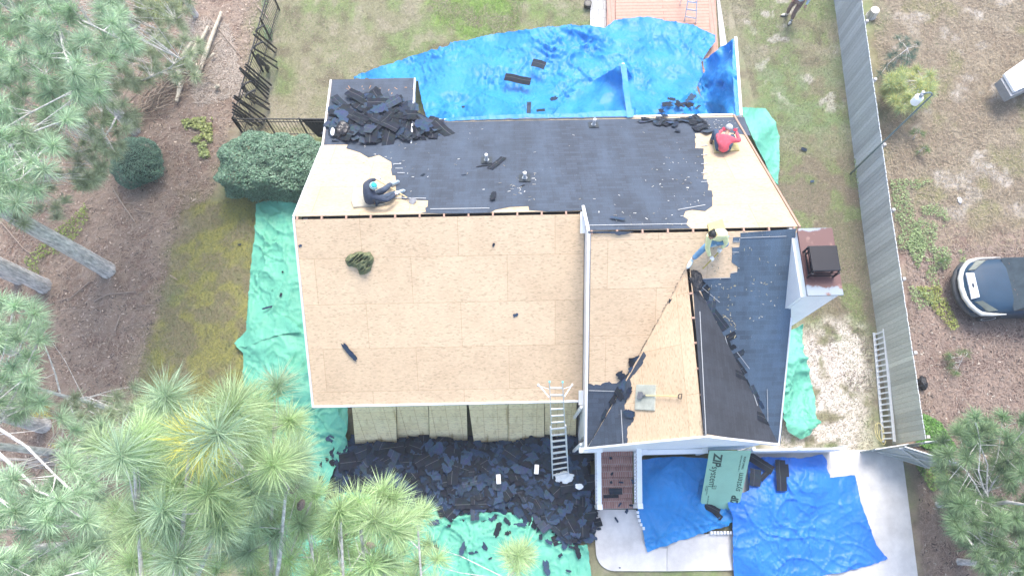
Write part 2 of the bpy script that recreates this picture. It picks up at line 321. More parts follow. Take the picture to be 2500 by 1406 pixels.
def ground_col(x, y):
    n1 = fbm(x*.6, y*.6, 5, 3); n2 = fbm(x*2.2, y*2.2, 5, 9); n3 = fbm(x*8, y*8, 4, 21)
    c = np.tile(np.array([.25, .24, .15]), (len(x), 1))                        # thin dry lawn
    c = lerp(c, (.19, .25, .10), sst(n1, .45, .6)*.8)                           # greener
    c = lerp(c, (.33, .29, .22), sst(n2, .55, .72)*.6)
    c = lerp(c, (.15, .12, .09), sst(1-n2, .56, .72)*.6)
    g = zone(x, y, [(1000, -80), (1290, -80), (1280, 60), (1190, 110), (1080, 70)], .9, 1.1, 31)*sst(fbm(x*1.6, y*1.6, 4, 8), .4, .6)
    c = lerp(c, (.20, .33, .07), g*.85)
    g = zone(x, y, [(1760, 150), (2060, 150), (2070, 330), (1920, 340)], .8, .9, 37)*sst(n2, .42, .6)
    c = lerp(c, (.17, .25, .12), g*.6)
    d = zone(x, y, [(1880, 380), (2120, 380), (2160, 780), (2080, 810), (1900, 740)], .8, .8, 33)
    c = lerp(c, (.20, .165, .12), d*.8); c = lerp(c, (.18, .25, .09), d*sst(fbm(x*1.4, y*1.4, 4, 77), .52, .66)*.7)
    # neighbour's yard east of the fence
    r = zone(x, y, [(2110, -300), (3800, -300), (3800, 640), (2160, 640)], .8, .8, 41)
    c = c*(1-r[:, None])+lerp(np.tile(np.array([.25, .20, .145]), (len(x), 1)), (.31, .26, .19), sst(n2, .42, .62))*r[:, None]
    c = lerp(c, (.22, .22, .10), r*sst(fbm(x*.9, y*.9, 4, 55), .52, .66)*.7)
    r2 = zone(x, y, [(2170, 560), (3800, 560), (3800, 2400), (2250, 2400)], .9, .9, 43)
    c = c*(1-r2[:, None])+lerp(np.tile(np.array([.31, .235, .19]), (len(x), 1)), (.20, .14, .115), sst(n2, .45, .62))*r2[:, None]
    s_ = sst(fbm(x*1.5, y*1.5, 6, 61), .57, .70)*zone(x, y, [(2150, -200), (3800, -200), (3800, 520), (2240, 520)], .7, .8, 47)
    c = lerp(c, (.50, .46, .41), s_*.7)
    # sand beside the house
    sa = zone(x, y, [(1930, 830), (2010, 775), (2100, 800), (2130, 900), (2125, 1120), (1850, 1120), (1900, 1000)], .45, .5, 51)
    c = lerp(c, (.66, .60, .54), sa*sst(fbm(x*2.4, y*2.4, 5, 65), .26, .46)); sa2 = sst(fbm(x*1.7, y*1.7, 5, 71), .62, .7)*zone(x, y, [(1750, -80), (2080, -80), (2090, 260), (1900, 300)], .6, .8, 53)
    c = lerp(c, (.5, .46, .41), sa2*.7)
    # pine straw wood on the left
    wz = zone(x, y, [(-2500, -900), (655, -900), (600, 180), (560, 330), (520, 480), (440, 520), (400, 700), (340, 900), (330, 1100), (500, 1300), (420, 2600), (-2500, 2600)], .5, .7, 57)
    st = lerp(lerp(np.tile(np.array([.34, .26, .205]), (len(x), 1)), (.255, .18, .14), sst(n2, .42, .6)), (.34, .275, .23), sst(n3, .52, .7)*.7)
    c = c*(1-wz[:, None])+st*wz[:, None]
    mz = zone(x, y, [(455, 480), (630, 470), (650, 650), (620, 1000), (560, 1200), (330, 1200), (330, 930), (410, 720)], .5, .7, 59)
    mo = lerp(np.tile(np.array([.235, .205, .125]), (len(x), 1)), (.31, .30, .09), sst(fbm(x*2.1, y*2.1, 6, 91), .45, .62)*.85)
    mo = lerp(mo, (.16, .17, .08), sst(n3, .5, .68)*.6)
    c = c*(1-mz[:, None]*.95)+mo*mz[:, None]*.95
    pl = zone(x, y, [(640, -60), (690, -60), (660, 130), (640, 310), (800, 310), (800, 290), (690, 280)], .2, .3, 99)
    c = lerp(c, (.45, .38, .32), pl*.35)
    # fine random mottling over the whole ground
    c = c*(.86+.28*n3[:, None]); return np.clip(c, .01, .9)
gx = np.concatenate([np.linspace(-600, -24, 16)[:-1], np.arange(-24, 24, .085), np.linspace(24, 600, 16)])
gy = np.concatenate([np.linspace(-600, -6, 16)[:-1], np.arange(-6, 26, .085), np.linspace(26, 600, 16)])
X, Y = np.meshgrid(gx, gy); x = X.ravel(); y = Y.ravel()
z = (fbm(x*1.1, y*1.1, 4, 2)-.5)*.05+(fbm(x*6, y*6, 3, 4)-.5)*.03-.02
nx, ny = len(gx), len(gy); i = np.arange(nx*ny).reshape(ny, nx)
F = np.stack([i[:-1, :-1].ravel(), i[:-1, 1:].ravel(), i[1:, 1:].ravel(), i[1:, :-1].ravel()], 1)
m, t, b = nodes('ground_soil'); a = N(t, 'Attribute', attribute_name='Col'); tc = N(t, 'TexCoord')
n = N(t, 'TexNoise', i_Scale=18.0, i_Detail=8.0, i_Roughness=.8); t.links.new(tc.outputs['Object'], n.inputs['Vector'])
c = mixc(t, 1.0, a.outputs['Color'], mixc(t, ramp(t, n.outputs[0], .3, .7), (.8, .8, .8), (1.2, 1.2, 1.2)), 'MULTIPLY')
t.links.new(c, b.inputs['Base Color']); b.inputs['Roughness'].default_value = .95; b.inputs['Specular IOR Level'].default_value = .1
bp = N(t, 'Bump', i_Strength=.8, i_Distance=.03); t.links.new(n.outputs[0], bp.inputs['Height']); t.links.new(bp.outputs[0], b.inputs['Normal'])
tag(mesh_np('ground', np.stack([x, y, z], 1), F, m, cols=ground_col(x, y), smooth=True, origin=(0, 0, 0)), kind='structure')
# ---------------------------------------------------------------- concrete walk and drive, pavers
def slab(name, px, h, th, m, kind='structure', **k):
    mb = MB(); mb.prism([P(u, v, h) for u, v in px], (0, 0, -th)); o = mb.build(name, m, **k); tag(o, kind=kind); return o
def arc(u0, v0, ru, rv, a0, a1, n=8):
    return [(u0+ru*math.cos(math.radians(a0+(a1-a0)*i/n)), v0+rv*math.sin(math.radians(a0+(a1-a0)*i/n))) for i in range(n+1)]
slab('concrete_walk', [(1448, 1243)]+[(1452, 1300)]+arc(1500, 1345, 45, 48, 180, 90)+[(1628, 1393.5), (1628, 1303), (1575, 1300), (1556, 1262), (1553, 1243)], .07, .2, CONC)
slab('concrete_walk', [(1629, 1393.5), (1800, 1391), (1800, 1302), (1629, 1303)], .068, .2, CONC)
slab('driveway', [(1801, 1095), (2135, 1098), (2170, 1106), (2204, 1118), (2218, 1224), (2241, 1406), (2275, 1900), (1801, 1900)], .066, .2, CONC)
slab('paver_strip', [(1441, -60), (1441, 110), (1480, 110), (1480, -60)], .03, .1, PAVE)
slab('paver_strip', [(1745, -60), (1760, 130), (1778, 130), (1748, -60)], .03, .1, PAVE)
dk = thing('wood_deck', P(1610, -20, 0), 'reddish brown composite board deck partly under the blue tarp', 'deck')
mb = MB(); mb.prism([P(1503, -200, .25), P(1733, -200, .25), P(1757, 300, .25), P(1503, 300, .25)], (0, 0, -.23)); mb.build('deck_boards', DECKM, dk)
DK2 = brickmat('deck_border_board', (.50, .29, .22), (.54, .31, .24), (.25, .13, .1), .14, 5.0, .006)
mb = MB(); mb.prism([P(1482, -200, .255), P(1502, -200, .255), P(1502, 300, .255), P(1482, 300, .255)], (0, 0, -.25))
mb.prism([P(1722, -200, .262), P(1737, -200, .262), P(1762, 300, .262), P(1742, 300, .262)], (0, 0, -.25)); mb.build('border_board', DK2, dk)
# edging bricks along the flower bed
eg = thing('bed_edging', P(1566, 1290, 0), 'curved row of white scalloped edging blocks round the flower bed', 'garden edging')
mb = MB()
for (u, v) in [(1556, 1250), (1557, 1260), (1560, 1270), (1564, 1280), (1570, 1289)]+[(1735+8*k, 1299.5) for k in range(7)]:
    p = P(u, v, .1); mb.box(p, (.07, .09, .22))
mb.build('edging_blocks', FASC, eg, bevel=.012)
# ---------------------------------------------------------------- house
XW, XM, XE = -5.26, 1.95, 7.02
YA, ZA = 7.0, 6.0; YB, ZB = 6.27, 6.48; YE, ZE = 2.74, 3.2; YC, ZC = 1.50, 3.3; YN, ZN = 11.34, 3.2
sA = (ZA-ZE)/(YA-YE); sN = (ZB-ZN)/(YN-YB); sB = (ZB-ZC)/(YB-YC)
PA = (0, sA, ZA-sA*YA); PN = (0, -sN, ZB+sN*YB); PB = (0, sB, ZB-sB*YB)
ZA = PN[1]*YA+PN[2]; sA = (ZA-ZE)/(YA-YE); PA = (0, sA, ZA-sA*YA)
XC = 4.42; ZCR = 5.98; sC = (ZCR-ZC)/(XC-XM); sC2 = (ZCR-ZC)/(XE-XC)
PCW = (sC, 0, ZCR-sC*XC); PCE = (-sC2, 0, ZCR+sC2*XC)
YX = 12.6; PX = (0, -.17, 3.92+.17*10.25)
def pz(pl, x, y): return pl[0]*x+pl[1]*y+pl[2]
def uvp(pl):
    k = math.sqrt(1+pl[1]**2); k2 = math.sqrt(1+pl[0]**2)
    return (lambda p: (p.x, p.y*k)) if pl[0] == 0 else (lambda p: (p.y, p.x*k2))
house = thing('house', (0, 5, 0), 'single storey white house having its roof stripped to bare sheathing', 'house')
def deck_part(name, xy, pl, m, th=.02, dh=0):
    mb = MB(); pts = [(x, y, pz(pl, x, y)+dh) for x, y in xy]; nn = Vector((-pl[0], -pl[1], 1)).normalized()
    mb.prism(pts, nn*-th); return mb.build(name, m, house, uvf=uvp(pl))
g = .048
deck_part('roof_sheathing', [(XW, YE), (XM, YE), (XM, YA-g), (XW, YA-g)], PA, OSBH)
deck_part('roof_sheathing', [(XW, YA+g), (XM, YA+g), (XM, YB+g), (XE, YB+g), (XE, YN), (XW, YN)], PN, OSBN)
yv = YB-(ZB-ZCR)/sB                                    # where the gable ridge meets the main slope
deck_part('roof_sheathing', [(XM+.08, YC), (XC, yv), (XE, YC), (XE, YB-g), (XM+.08, YB-g)], PB, OSBH)
deck_part('gable_sheathing', [(XM+.08, YC-.02), (XC-g, YC-.02), (XC-g, yv-.08)], PCW, OSBV)
deck_part('gable_sheathing', [(XC+g, YC-.02), (XE, YC-.02), (XC+g, yv-.08)], PCE, OSBV)
YX0 = 10.05
deck_part('porch_roof_sheathing', [(XW, YX0), (-2.75, YX0), (-2.75, YX), (XW, YX)], PX, OSBH, dh=.01)
# dark blocks for attic shade, rafters and ridge boards seen through the vent slots
mb = MB(); mb.box((-1.6, YA, ZA-.35), (7.1, .5, .3)); mb.box((4.5, YB, ZB-.35), (4.9, .5, .3)); mb.box((XC, 3.4, ZCR-.40), (.22, 3.6, .3)); mb.build('attic_shade_blocks', DARK, house)
for x0, x1, yy, zz in ((XW+.05, XM, YA, ZA), (XM+.1, XE, YB, ZB)):
    x_ = x0
    while x_ < x1:
        mb = MB(); mb.box((x_, yy, zz-.075), (.045, .11, .1)); mb.build('rafter', WOODR, house); x_ += .61
for k in range(6):
    mb = MB(); mb.box((XC, YC+.3+.61*k, ZCR-.09), (.10, .045, .1)); mb.build('rafter', WOODR, house)
# walls
mb = MB()
mb.box((-1.65, 7.05, 1.5), (6.6, 7.9, 3.0)); mb.box((4.48, 6.45, 1.55), (4.85, 9.1, 3.1)); mb.build('wall', WHITE, house)
for xa in (XW+.16, XM-.12): mb = MB(); mb.prism([(xa, YE+.15, 3.0), (xa, YA, ZA-.16), (xa, YN-.15, 3.0)], (.1, 0, 0)); mb.build('gable_wall', WHITE, house)
mb = MB(); mb.prism([(XM+.02, YC+.1, 2.9), (XM+.02, YB, ZB-.05), (XM+.02, YN-.3, 3.0)], (.08, 0, 0)); mb.build('gable_wall', WHITE, house)
mb = MB(); mb.prism([(XE-.12, YC+.25, 2.9), (XE-.12, YB, ZB-.06), (XE-.12, YN-.15, 3.0)], (-.08, 0, 0)); mb.build('gable_wall', WHITE, house)
mb = MB(); mb.prism([(XM+.1, YC-.01, 2.9), (XM+.1, YC-.01, ZC-.12), (XC, YC-.01, ZCR-.13), (XE-.1, YC-.01, ZC-.12), (XE-.1, YC-.01, 2.9)], (0, .1, 0)); mb.box((4.48, YC+.14, 1.75), (4.9, .2, 2.4)); mb.build('gable_wall', WHITE, house)
mb = MB(); mb.box((-4.0, 11.3, 1.6), (2.3, 1.9, 3.2)); mb.prism([(-2.83, 10.2, 3.0), (-2.83, 12.4, 3.0), (-2.83, 12.4, 3.46), (-2.83, 10.2, 3.88)], (.06, 0, 0)); mb.build('porch_wall', WHITE, house)
mb = MB(); mb.box((4.48, 1.88, .3), (4.86, .1, .6)); mb.box((-1.65, 3.08, .25), (6.62, .06, .5)); mb.build('brick_base', BRICKW, house)
# white drip edges, rakes, fascias
def trim(name, a, b, wd=.05, th=.1, m=FASC): mb = MB(); mb.beam(a, b, wd, th); return mb.build(name, m, house)
e = .03
trim('rake_trim', (XW-e, YE-e, ZE-.02), (XW-e, YA, ZA-.02)); trim('rake_trim', (XW-e, YA, ZA-.02), (XW-e, YX0, pz(PN, 0, YX0)-.02)); trim('rake_trim', (XW-e, YX0+.01, pz(PX, 0, YX0)), (XW-e, YX+.02, pz(PX, 0, YX)))
trim('eave_fascia', (XW-.05, YE-e, ZE-.04), (XM-.04, YE-e, ZE-.04), .05, .13); trim('eave_fascia', (-2.7, YN+e, ZN-.03), (XE, YN+e, ZN-.03), .05, .12)
trim('eave_fascia', (XW-.05, YX+e, pz(PX, 0, YX)-.03), (-2.72, YX+e, pz(PX, 0, YX)-.03), .04, .1, BLACK)
trim('rake_trim', (-2.72, YX+e, pz(PX, 0, YX)-.03), (-2.72, YX0, pz(PX, 0, YX0)-.03), .04, .14)
trim('rake_trim', (XM+.015, YC-.08, ZC-.05), (XM+.015, YB+.02, ZB-.01), .06, .1)
trim('rake_trim', (XM+.015, YB+.02, ZB+.0), (XM-.03, YA+.12, ZA+.06), .07, .08)
trim('rake_trim', (XE+e, YC, ZC-.02), (XE+e, 4.4, pz(PB, 0, 4.4)-.02), .04, .1)
trim('rake_trim', (XE+e, YB, ZB-.02), (XE+e, YN, ZN-.02), .05, .1, WOODR)
trim('gable_rake_trim', (XM, YC-.05, ZC-.03), (XC, YC-.05, ZCR-.03), .05, .14); trim('gable_rake_trim', (XC, YC-.05, ZCR-.03), (XE, YC-.05, ZC-.03), .05, .14)
trim('gutter', (XM-.12, YC-.06, 2.9), (XM+.5, YC-.06, 2.9), .14, .14, WHITE); trim('downspout', (XM-.06, YC+.1, 0), (XM-.06, YC+.1, 2.9), .07, .07, WHITE)
trim('downspout', (XM-.07, 2.5, .0), (XM-.07, 2.5, 3.6), .07, .07, WHITE)
for a_, b_ in ((2.6, 2.95), (YA-.5, YA-.05)): trim('flashing', (XM-.05, a_, pz(PA, 0, a_)+.15), (XM-.05, b_, pz(PA, 0, b_)+.15), .12, .02, WHITE)
# shingle coverings, traced on each roof plane
def jag(px, step=9, amp=2.5, seed=1, keep=()):
    r = random.Random(seed); out = []; n = len(px)
    for i in range(n):
        a = px[i]; b = px[(i+1) % n]; out.append(a)
        if i in keep: continue
        L = math.hypot(b[0]-a[0], b[1]-a[1]); k = int(L/step)
        for j in range(1, k+1):
            t = j/(k+1); out.append((a[0]+(b[0]-a[0])*t+r.uniform(-amp, amp), a[1]+(b[1]-a[1])*t+r.uniform(-amp, amp)))
    return out
def steps(pts, h=13, a=7, seed=3):                      # torn shingle courses: a stepped edge down a list of points
    r = random.Random(seed); out = []
    for (u0, v0), (u1, v1) in zip(pts, pts[1:]):
        n = max(1, int(abs(v1-v0)/h)); 
        for j in range(n):
            t0 = j/n; t1 = (j+1)/n; uu = u0+(u1-u0)*(t0+t1)/2+r.uniform(-a, a)
            out += [(uu, v0+(v1-v0)*t0+.5), (uu+r.uniform(-3, 3), v0+(v1-v0)*t1-.5)]
    return out
def cover(name, px, pl, m, dh=.012, th=.01):
    mb = MB(); nn = Vector((-pl[0], -pl[1], 1)).normalized(); mb.prism([PL(u, v, pl, dh) for u, v in px], nn*-th); return mb.build(name, m, house, uvf=uvp(pl))
left = steps([(955, 395), (948, 428), (975, 450), (972, 487)], 13, 8, 5)
right = steps([(1700, 325), (1703, 350), (1722, 400), (1728, 450), (1746, 480), (1745, 503)], 12, 8, 8)
cover('shingle_covering', [(801, 343), (835, 345), (850, 352), (845, 362), (878, 372), (900, 385), (925, 378)]+left+[(1010, 488), (1045, 489), (1044, 504), (1038, 508), (1040, 517), (1028, 520), (1120, 521), (1196, 519), (1210, 512), (1245, 505), (1290, 503), (1292, 513), (1340, 516), (1424, 513.5),
       (1431, 516), (1434, 562)]+[(1530, 560.5), (1687, 557), (1675, 548), (1680, 536), (1668, 528), (1674, 515), (1690, 512), (1722, 515)]+right[::-1]+[(1762, 321), (1800, 326), (1833, 332), (1817, 286), (1040, 299)][:], PN, SHN)
cover('shingle_covering', [(1944, 558.5), (1808, 569), (1808, 579), (1790, 580), (1789, 592), (1807, 592), (1805, 604), (1787, 605), (1788, 620), (1786, 640), (1801, 651), (1800, 665), (1784, 668), (1782, 678), (1740, 679), (1700, 684), (1688, 688), (1740, 800), (1808, 930), (1893, 1088), (1905, 1088), (1931, 776), (1931, 700), (1938, 600)], PB, SHB)
cover('shingle_covering', [(1691, 688), (1719, 1058), (1905, 1087.5), (1775, 812)], PCE, SHD)
cover('shingle_covering', jag([(1433, 938), (1450, 941), (1470, 936), (1510, 932), (1528, 915), (1545, 905), (1571, 860), (1434, 1091)], 7, 4, 4, (6, 7)), PB, SHN)
cover('shingle_covering', jag([(1571, 858), (1577, 868), (1570, 885), (1556, 903), (1537, 925), (1540, 945), (1528, 960), (1525, 1000), (1549, 1013), (1545, 1030), (1533, 1040), (1530, 1084), (1436, 1091)], 7, 3, 6, (11, 12)), PCW, SHN, .016)
mb = MB(); mb.prism([(x_, y_, pz(PX, x_, y_)+.03) for x_, y_ in ((XW+.01, YX0-.1), (-2.73, YX0-.1), (-2.73, YX+.03), (XW+.01, YX+.03))], (0, 0, -.012)); mb.build('shingle_covering', SHN, house, uvf=uvp(PX))
mb = MB(); va_, vb_ = Vector((XC-.1, yv-.1, ZCR-.1)), Vector((XM+.1, YC+.02, ZC+.02))
for i in range(60):
    if rnd.random() < .3: continue
    p = va_.lerp(vb_, i/60)+Vector((rnd.uniform(-.008, .008), 0, .045)); mb.box(p, (.012, .05, .012), Matrix.Rotation(-.6, 3, 'Z'))
mb.build('valley_tar_line', TARPAPER, house)
# loose first course hanging over the ridge, torn strips still nailed down
cover('ridge_strip', jag([(1436, 565), (1436, 569), (1500, 571), (1512, 575), (1530, 572), (1548, 566)], 8, 1), PB, SHN, .05)
STRIP = attrmat('adhesive_line', .7, 0, .2, .2, 40)
def strip(name, u0, v0, u1, v1, wpx, pl, m, dh=.03, parent=None):
    dx, dy = u1-u0, v1-v0; L = math.hypot(dx, dy); nx_, ny_ = -dy/L*wpx/2, dx/L*wpx/2
    mb = MB(); nn = Vector((-pl[0], -pl[1], 1)).normalized()
    mb.prism([PL(a, b, pl, dh) for a, b in ((u0+nx_, v0+ny_), (u1+nx_, v1+ny_), (u1-nx_, v1-ny_), (u0-nx_, v0-ny_))], nn*-.008, (.45, .47, .48)); return mb.build(name, m, parent or house)
k = 0
for (u0, v0, u1, v1, pl) in [(1437, 550, 1680, 546, PN), (1050, 510, 1195, 508, PN), (960, 483, 1040, 484, PN), (1655, 512, 1722, 500, PN), (1808, 581, 1920, 577, PB), (1710, 681, 1784, 678, PB), (1790, 590, 1806, 590, PB), (1806, 582, 1806, 590, PB), (1788, 616, 1804, 616, PB), (1786, 665, 1800, 664, PB),
                             (1709, 760, 1724, 1062, PCE), (1516, 1000, 1521, 1088, PCW), (1437, 953, 1500, 955, PB), (1700, 690, 1757, 738, PB), (1832, 935, 1850, 990, PCE), (1873, 950, 1875, 1028, PB), (1770, 820, 1785, 870, PB), (1800, 860, 1830, 900, PB)]+[(1728, 355+22*i, 1712, 356+22*i, PN) for i in range(5)]+[(960+5*i, 400+11*i, 978+5*i, 400+11*i, PN) for i in range(3)]:
    strip('adhesive_strip', u0, v0, u1, v1, 1.3, pl, STRIP, .034)
# plumbing vents
def vent(u, v, pl, s=1.0):
    p = PL(u, v, pl, .02); e_ = thing; mb = MB(); nn = Vector((-pl[0], -pl[1], 1)).normalized(); q = nn.to_track_quat('Z', 'Y').to_matrix()
    mb.box(p+nn*.012, (.3, .36, .012), q); fl = mb.build('vent_flashing', mat('flashing_rubber', (.03, .04, .05), .5), house)
    mb = MB(); mb.lathe(p, [(.08, 0), (.05, .08), (.045, .1), (.043, .34), (.03, .342)], 16); mb.build('vent_pipe', mat('vent_pvc', (.82, .82, .8), .5, .05), house, smooth=False)
vent(1188, 392, PN); vent(1281, 436, PN); vent(1449, 306, PN)
# chimney
q = PL(1930, 808, PB); cy0 = q.y; zc = 6.55
cc = [P(1945, 560, zc), P(2031, 557, zc), P(2055, 722, zc), P(1968, 722, zc)]
cx0, cx1, cya, cyb = cc[0].x*.5+cc[3].x*.5, cc[1].x*.5+cc[2].x*.5, cc[2].y, cc[0].y
ch = thing('chimney', (cx0+.4, (cya+cyb)/2, 0), 'tall white boxed chimney with a rusty metal cap at the east end of the house', 'chimney')
mb = MB(); mb.box(((cx0+.04+cx1-.04)/2, (cya+cyb)/2, zc/2-.02), (cx1-cx0-.08, cyb-cya-.08, zc-.04)); mb.box((cx0+.0, (cya+cyb)/2, zc/2-.1), (.1, cyb-cya-.1, zc-.2)); mb.build('chase', WHITE, ch)
m, t, b = nodes('rusty_cap'); tc = N(t, 'TexCoord'); n = N(t, 'TexNoise', i_Scale=2.2, i_Detail=6.0, i_Roughness=.6); t.links.new(tc.outputs['Object'], n.inputs['Vector'])
sx = N(t, 'SeparateXYZ'); t.links.new(tc.outputs['Object'], sx.inputs[0])
ed = N(t, 'Math', operation='ABSOLUTE'); ya = N(t, 'Math', operation='ADD'); t.links.new(sx.outputs[1], ya.inputs[0]); ya.inputs[1].default_value = -.08; t.links.new(ya.outputs[0], ed.inputs[0])
ad = N(t, 'Math', operation='MULTIPLY_ADD'); t.links.new(n.outputs[0], ad.inputs[0]); ad.inputs[1].default_value = -.5; t.links.new(ed.outputs[0], ad.inputs[2])
c = mixc(t, ramp(t, ad.outputs[0], .46, .50), (.13, .055, .05), (.27, .32, .37))
n2 = N(t, 'TexNoise', i_Scale=3.5, i_Detail=3.0); t.links.new(tc.outputs['Object'], n2.inputs['Vector']); c = mixc(t, ramp(t, n2.outputs[0], .6, .68), c, (.22, .12, .10))
t.links.new(c, b.inputs['Base Color']); b.inputs['Roughness'].default_value = .5
mb = MB(); mb.box(((cx0+cx1)/2, (cya+cyb)/2, zc+.03), (cx1-cx0, cyb-cya, .06)); mb.build('cap_plate', m, ch, bevel=.008, origin=None)
fx, fy = P(2012, 632, zc+.4).x, P(2012, 632, zc+.4).y
GB = mat('glossy_black_metal', (.012, .013, .018), .15, .1, 5, spec=.4)
mb = MB(); mb.box((fx, fy+.0, zc+.42), (.64, .62, .06)); mb.build('flue_lid', GB, ch, bevel=.02)
mb = MB(); mb.lathe((fx, fy, zc+.04), [(.17, 0), (.17, .1), (.2, .12), (.2, .34)], 20); mb.build('flue_pipe', GB, ch)
mb = MB()
for sx_ in (-1, 1):
    for sy_ in (-1, 1): mb.box((fx+sx_*.25, fy+sy_*.24, zc+.22), (.03, .03, .36))
mb.box((fx-.3, fy-.02, zc+.16), (.025, .62, .03)); mb.box((fx, fy-.33, zc+.16), (.62, .025, .03)); mb.box((fx-.3, fy-.02, zc+.32), (.02, .62, .02)); mb.box((fx, fy-.33, zc+.32), (.62, .02, .02))
for sx_ in (-.3, .3):
    for sy_ in (-.33, .3): mb.lathe((fx+sx_, fy+sy_, zc+.03), [(.025, 0), (.025, .3), (.035, .31), (.035, .34)], 8)
mb.build('flue_frame', GB, ch)
# ---------------------------------------------------------------- front steps with railings
st = thing('brick_steps', P(1502, 1170, 0), 'red brick front steps between two white railings', 'steps')
x0, x1 = 2.58, 3.62; ys = 1.72
for k in range(6):
    y0_ = -.08+.3*k; mb = MB(); zt = .14+.13*k
    mb.prism([(x0, y0_, zt), (x1, y0_, zt), (x1, y0_+.3 if k < 5 else ys, zt), (x0, y0_+.3 if k < 5 else ys, zt)], (0, 0, -zt+.0)); mb.build('step', BRICK, st, bevel=.006)
def railing(name, a, b, label, posts=True, hh=.85, n=18, wd=.13, top=.05):
    a = Vector(a); b = Vector(b); r = thing(name, a, label, 'railing')
    mb = MB(); mb.beam(a+Vector((0, 0, hh)), b+Vector((0, 0, hh)), wd, top); mb.build('handrail', WHITE, r, bevel=.008)
    mb = MB(); mb.beam(a+Vector((0, 0, .12)), b+Vector((0, 0, .12)), .06, .07); mb.build('bottom_rail', WHITE, r)
    for p in (a, b): mb = MB(); mb.box(p+Vector((0, 0, hh/2+.05)), (.12, .12, hh+.1)); mb.prism([p+Vector((x_*.075, y_*.075, hh+.13)) for x_, y_ in ((-1, -1), (1, -1), (1, 1), (-1, 1))], (0, 0, -.03)); mb.build('post', WHITE, r)
    for i in range(1, n): p = a.lerp(b, i/n); mb = MB(); mb.box(p+Vector((0, 0, hh/2+.05)), (.04, .04, hh-.12)); mb.build('baluster', WHITE, r)
    return r
railing('railing', (2.52, -.02, .12), (2.52, 1.66, .75), 'white railing down the left side of the brick steps')
railing('railing', (3.68, -.02, .12), (3.68, 1.66, .75), 'white railing down the right side of the brick steps', wd=.15)
railing('railing', (3.85, 1.46, .55), (5.6, 1.46, .55), 'white porch railing above the brick base, left of the green panel', hh=.8)
# white picket fence from the green panel past the east corner of the house
pf = thing('picket_fence', (6.2, 1.45, 0), 'low white picket fence running east from under the front gable', 'fence')
mb = MB(); n_ = 62; xa, xb = P(1835, 1100, 1).x, P(2055, 1096, 1).x
for i in range(n_): mb.box((xa+(xb-xa)*i/n_, 1.44, .6), (.038, .02, 1.12))
mb.build('pickets', WHITE, pf)
mb = MB(); mb.beam((xa, 1.47, 1.16), (xb, 1.47, 1.16), .045, .05); mb.beam((xa, 1.47, .2), (xb, 1.47, .2), .04, .07); mb.build('rails', WHITE, pf)
for xx in (xa, (xa+xb)/2, xb): mb = MB(); mb.box((xx, 1.5, .62), (.09, .09, 1.24)); mb.build('post', WHITE, pf)
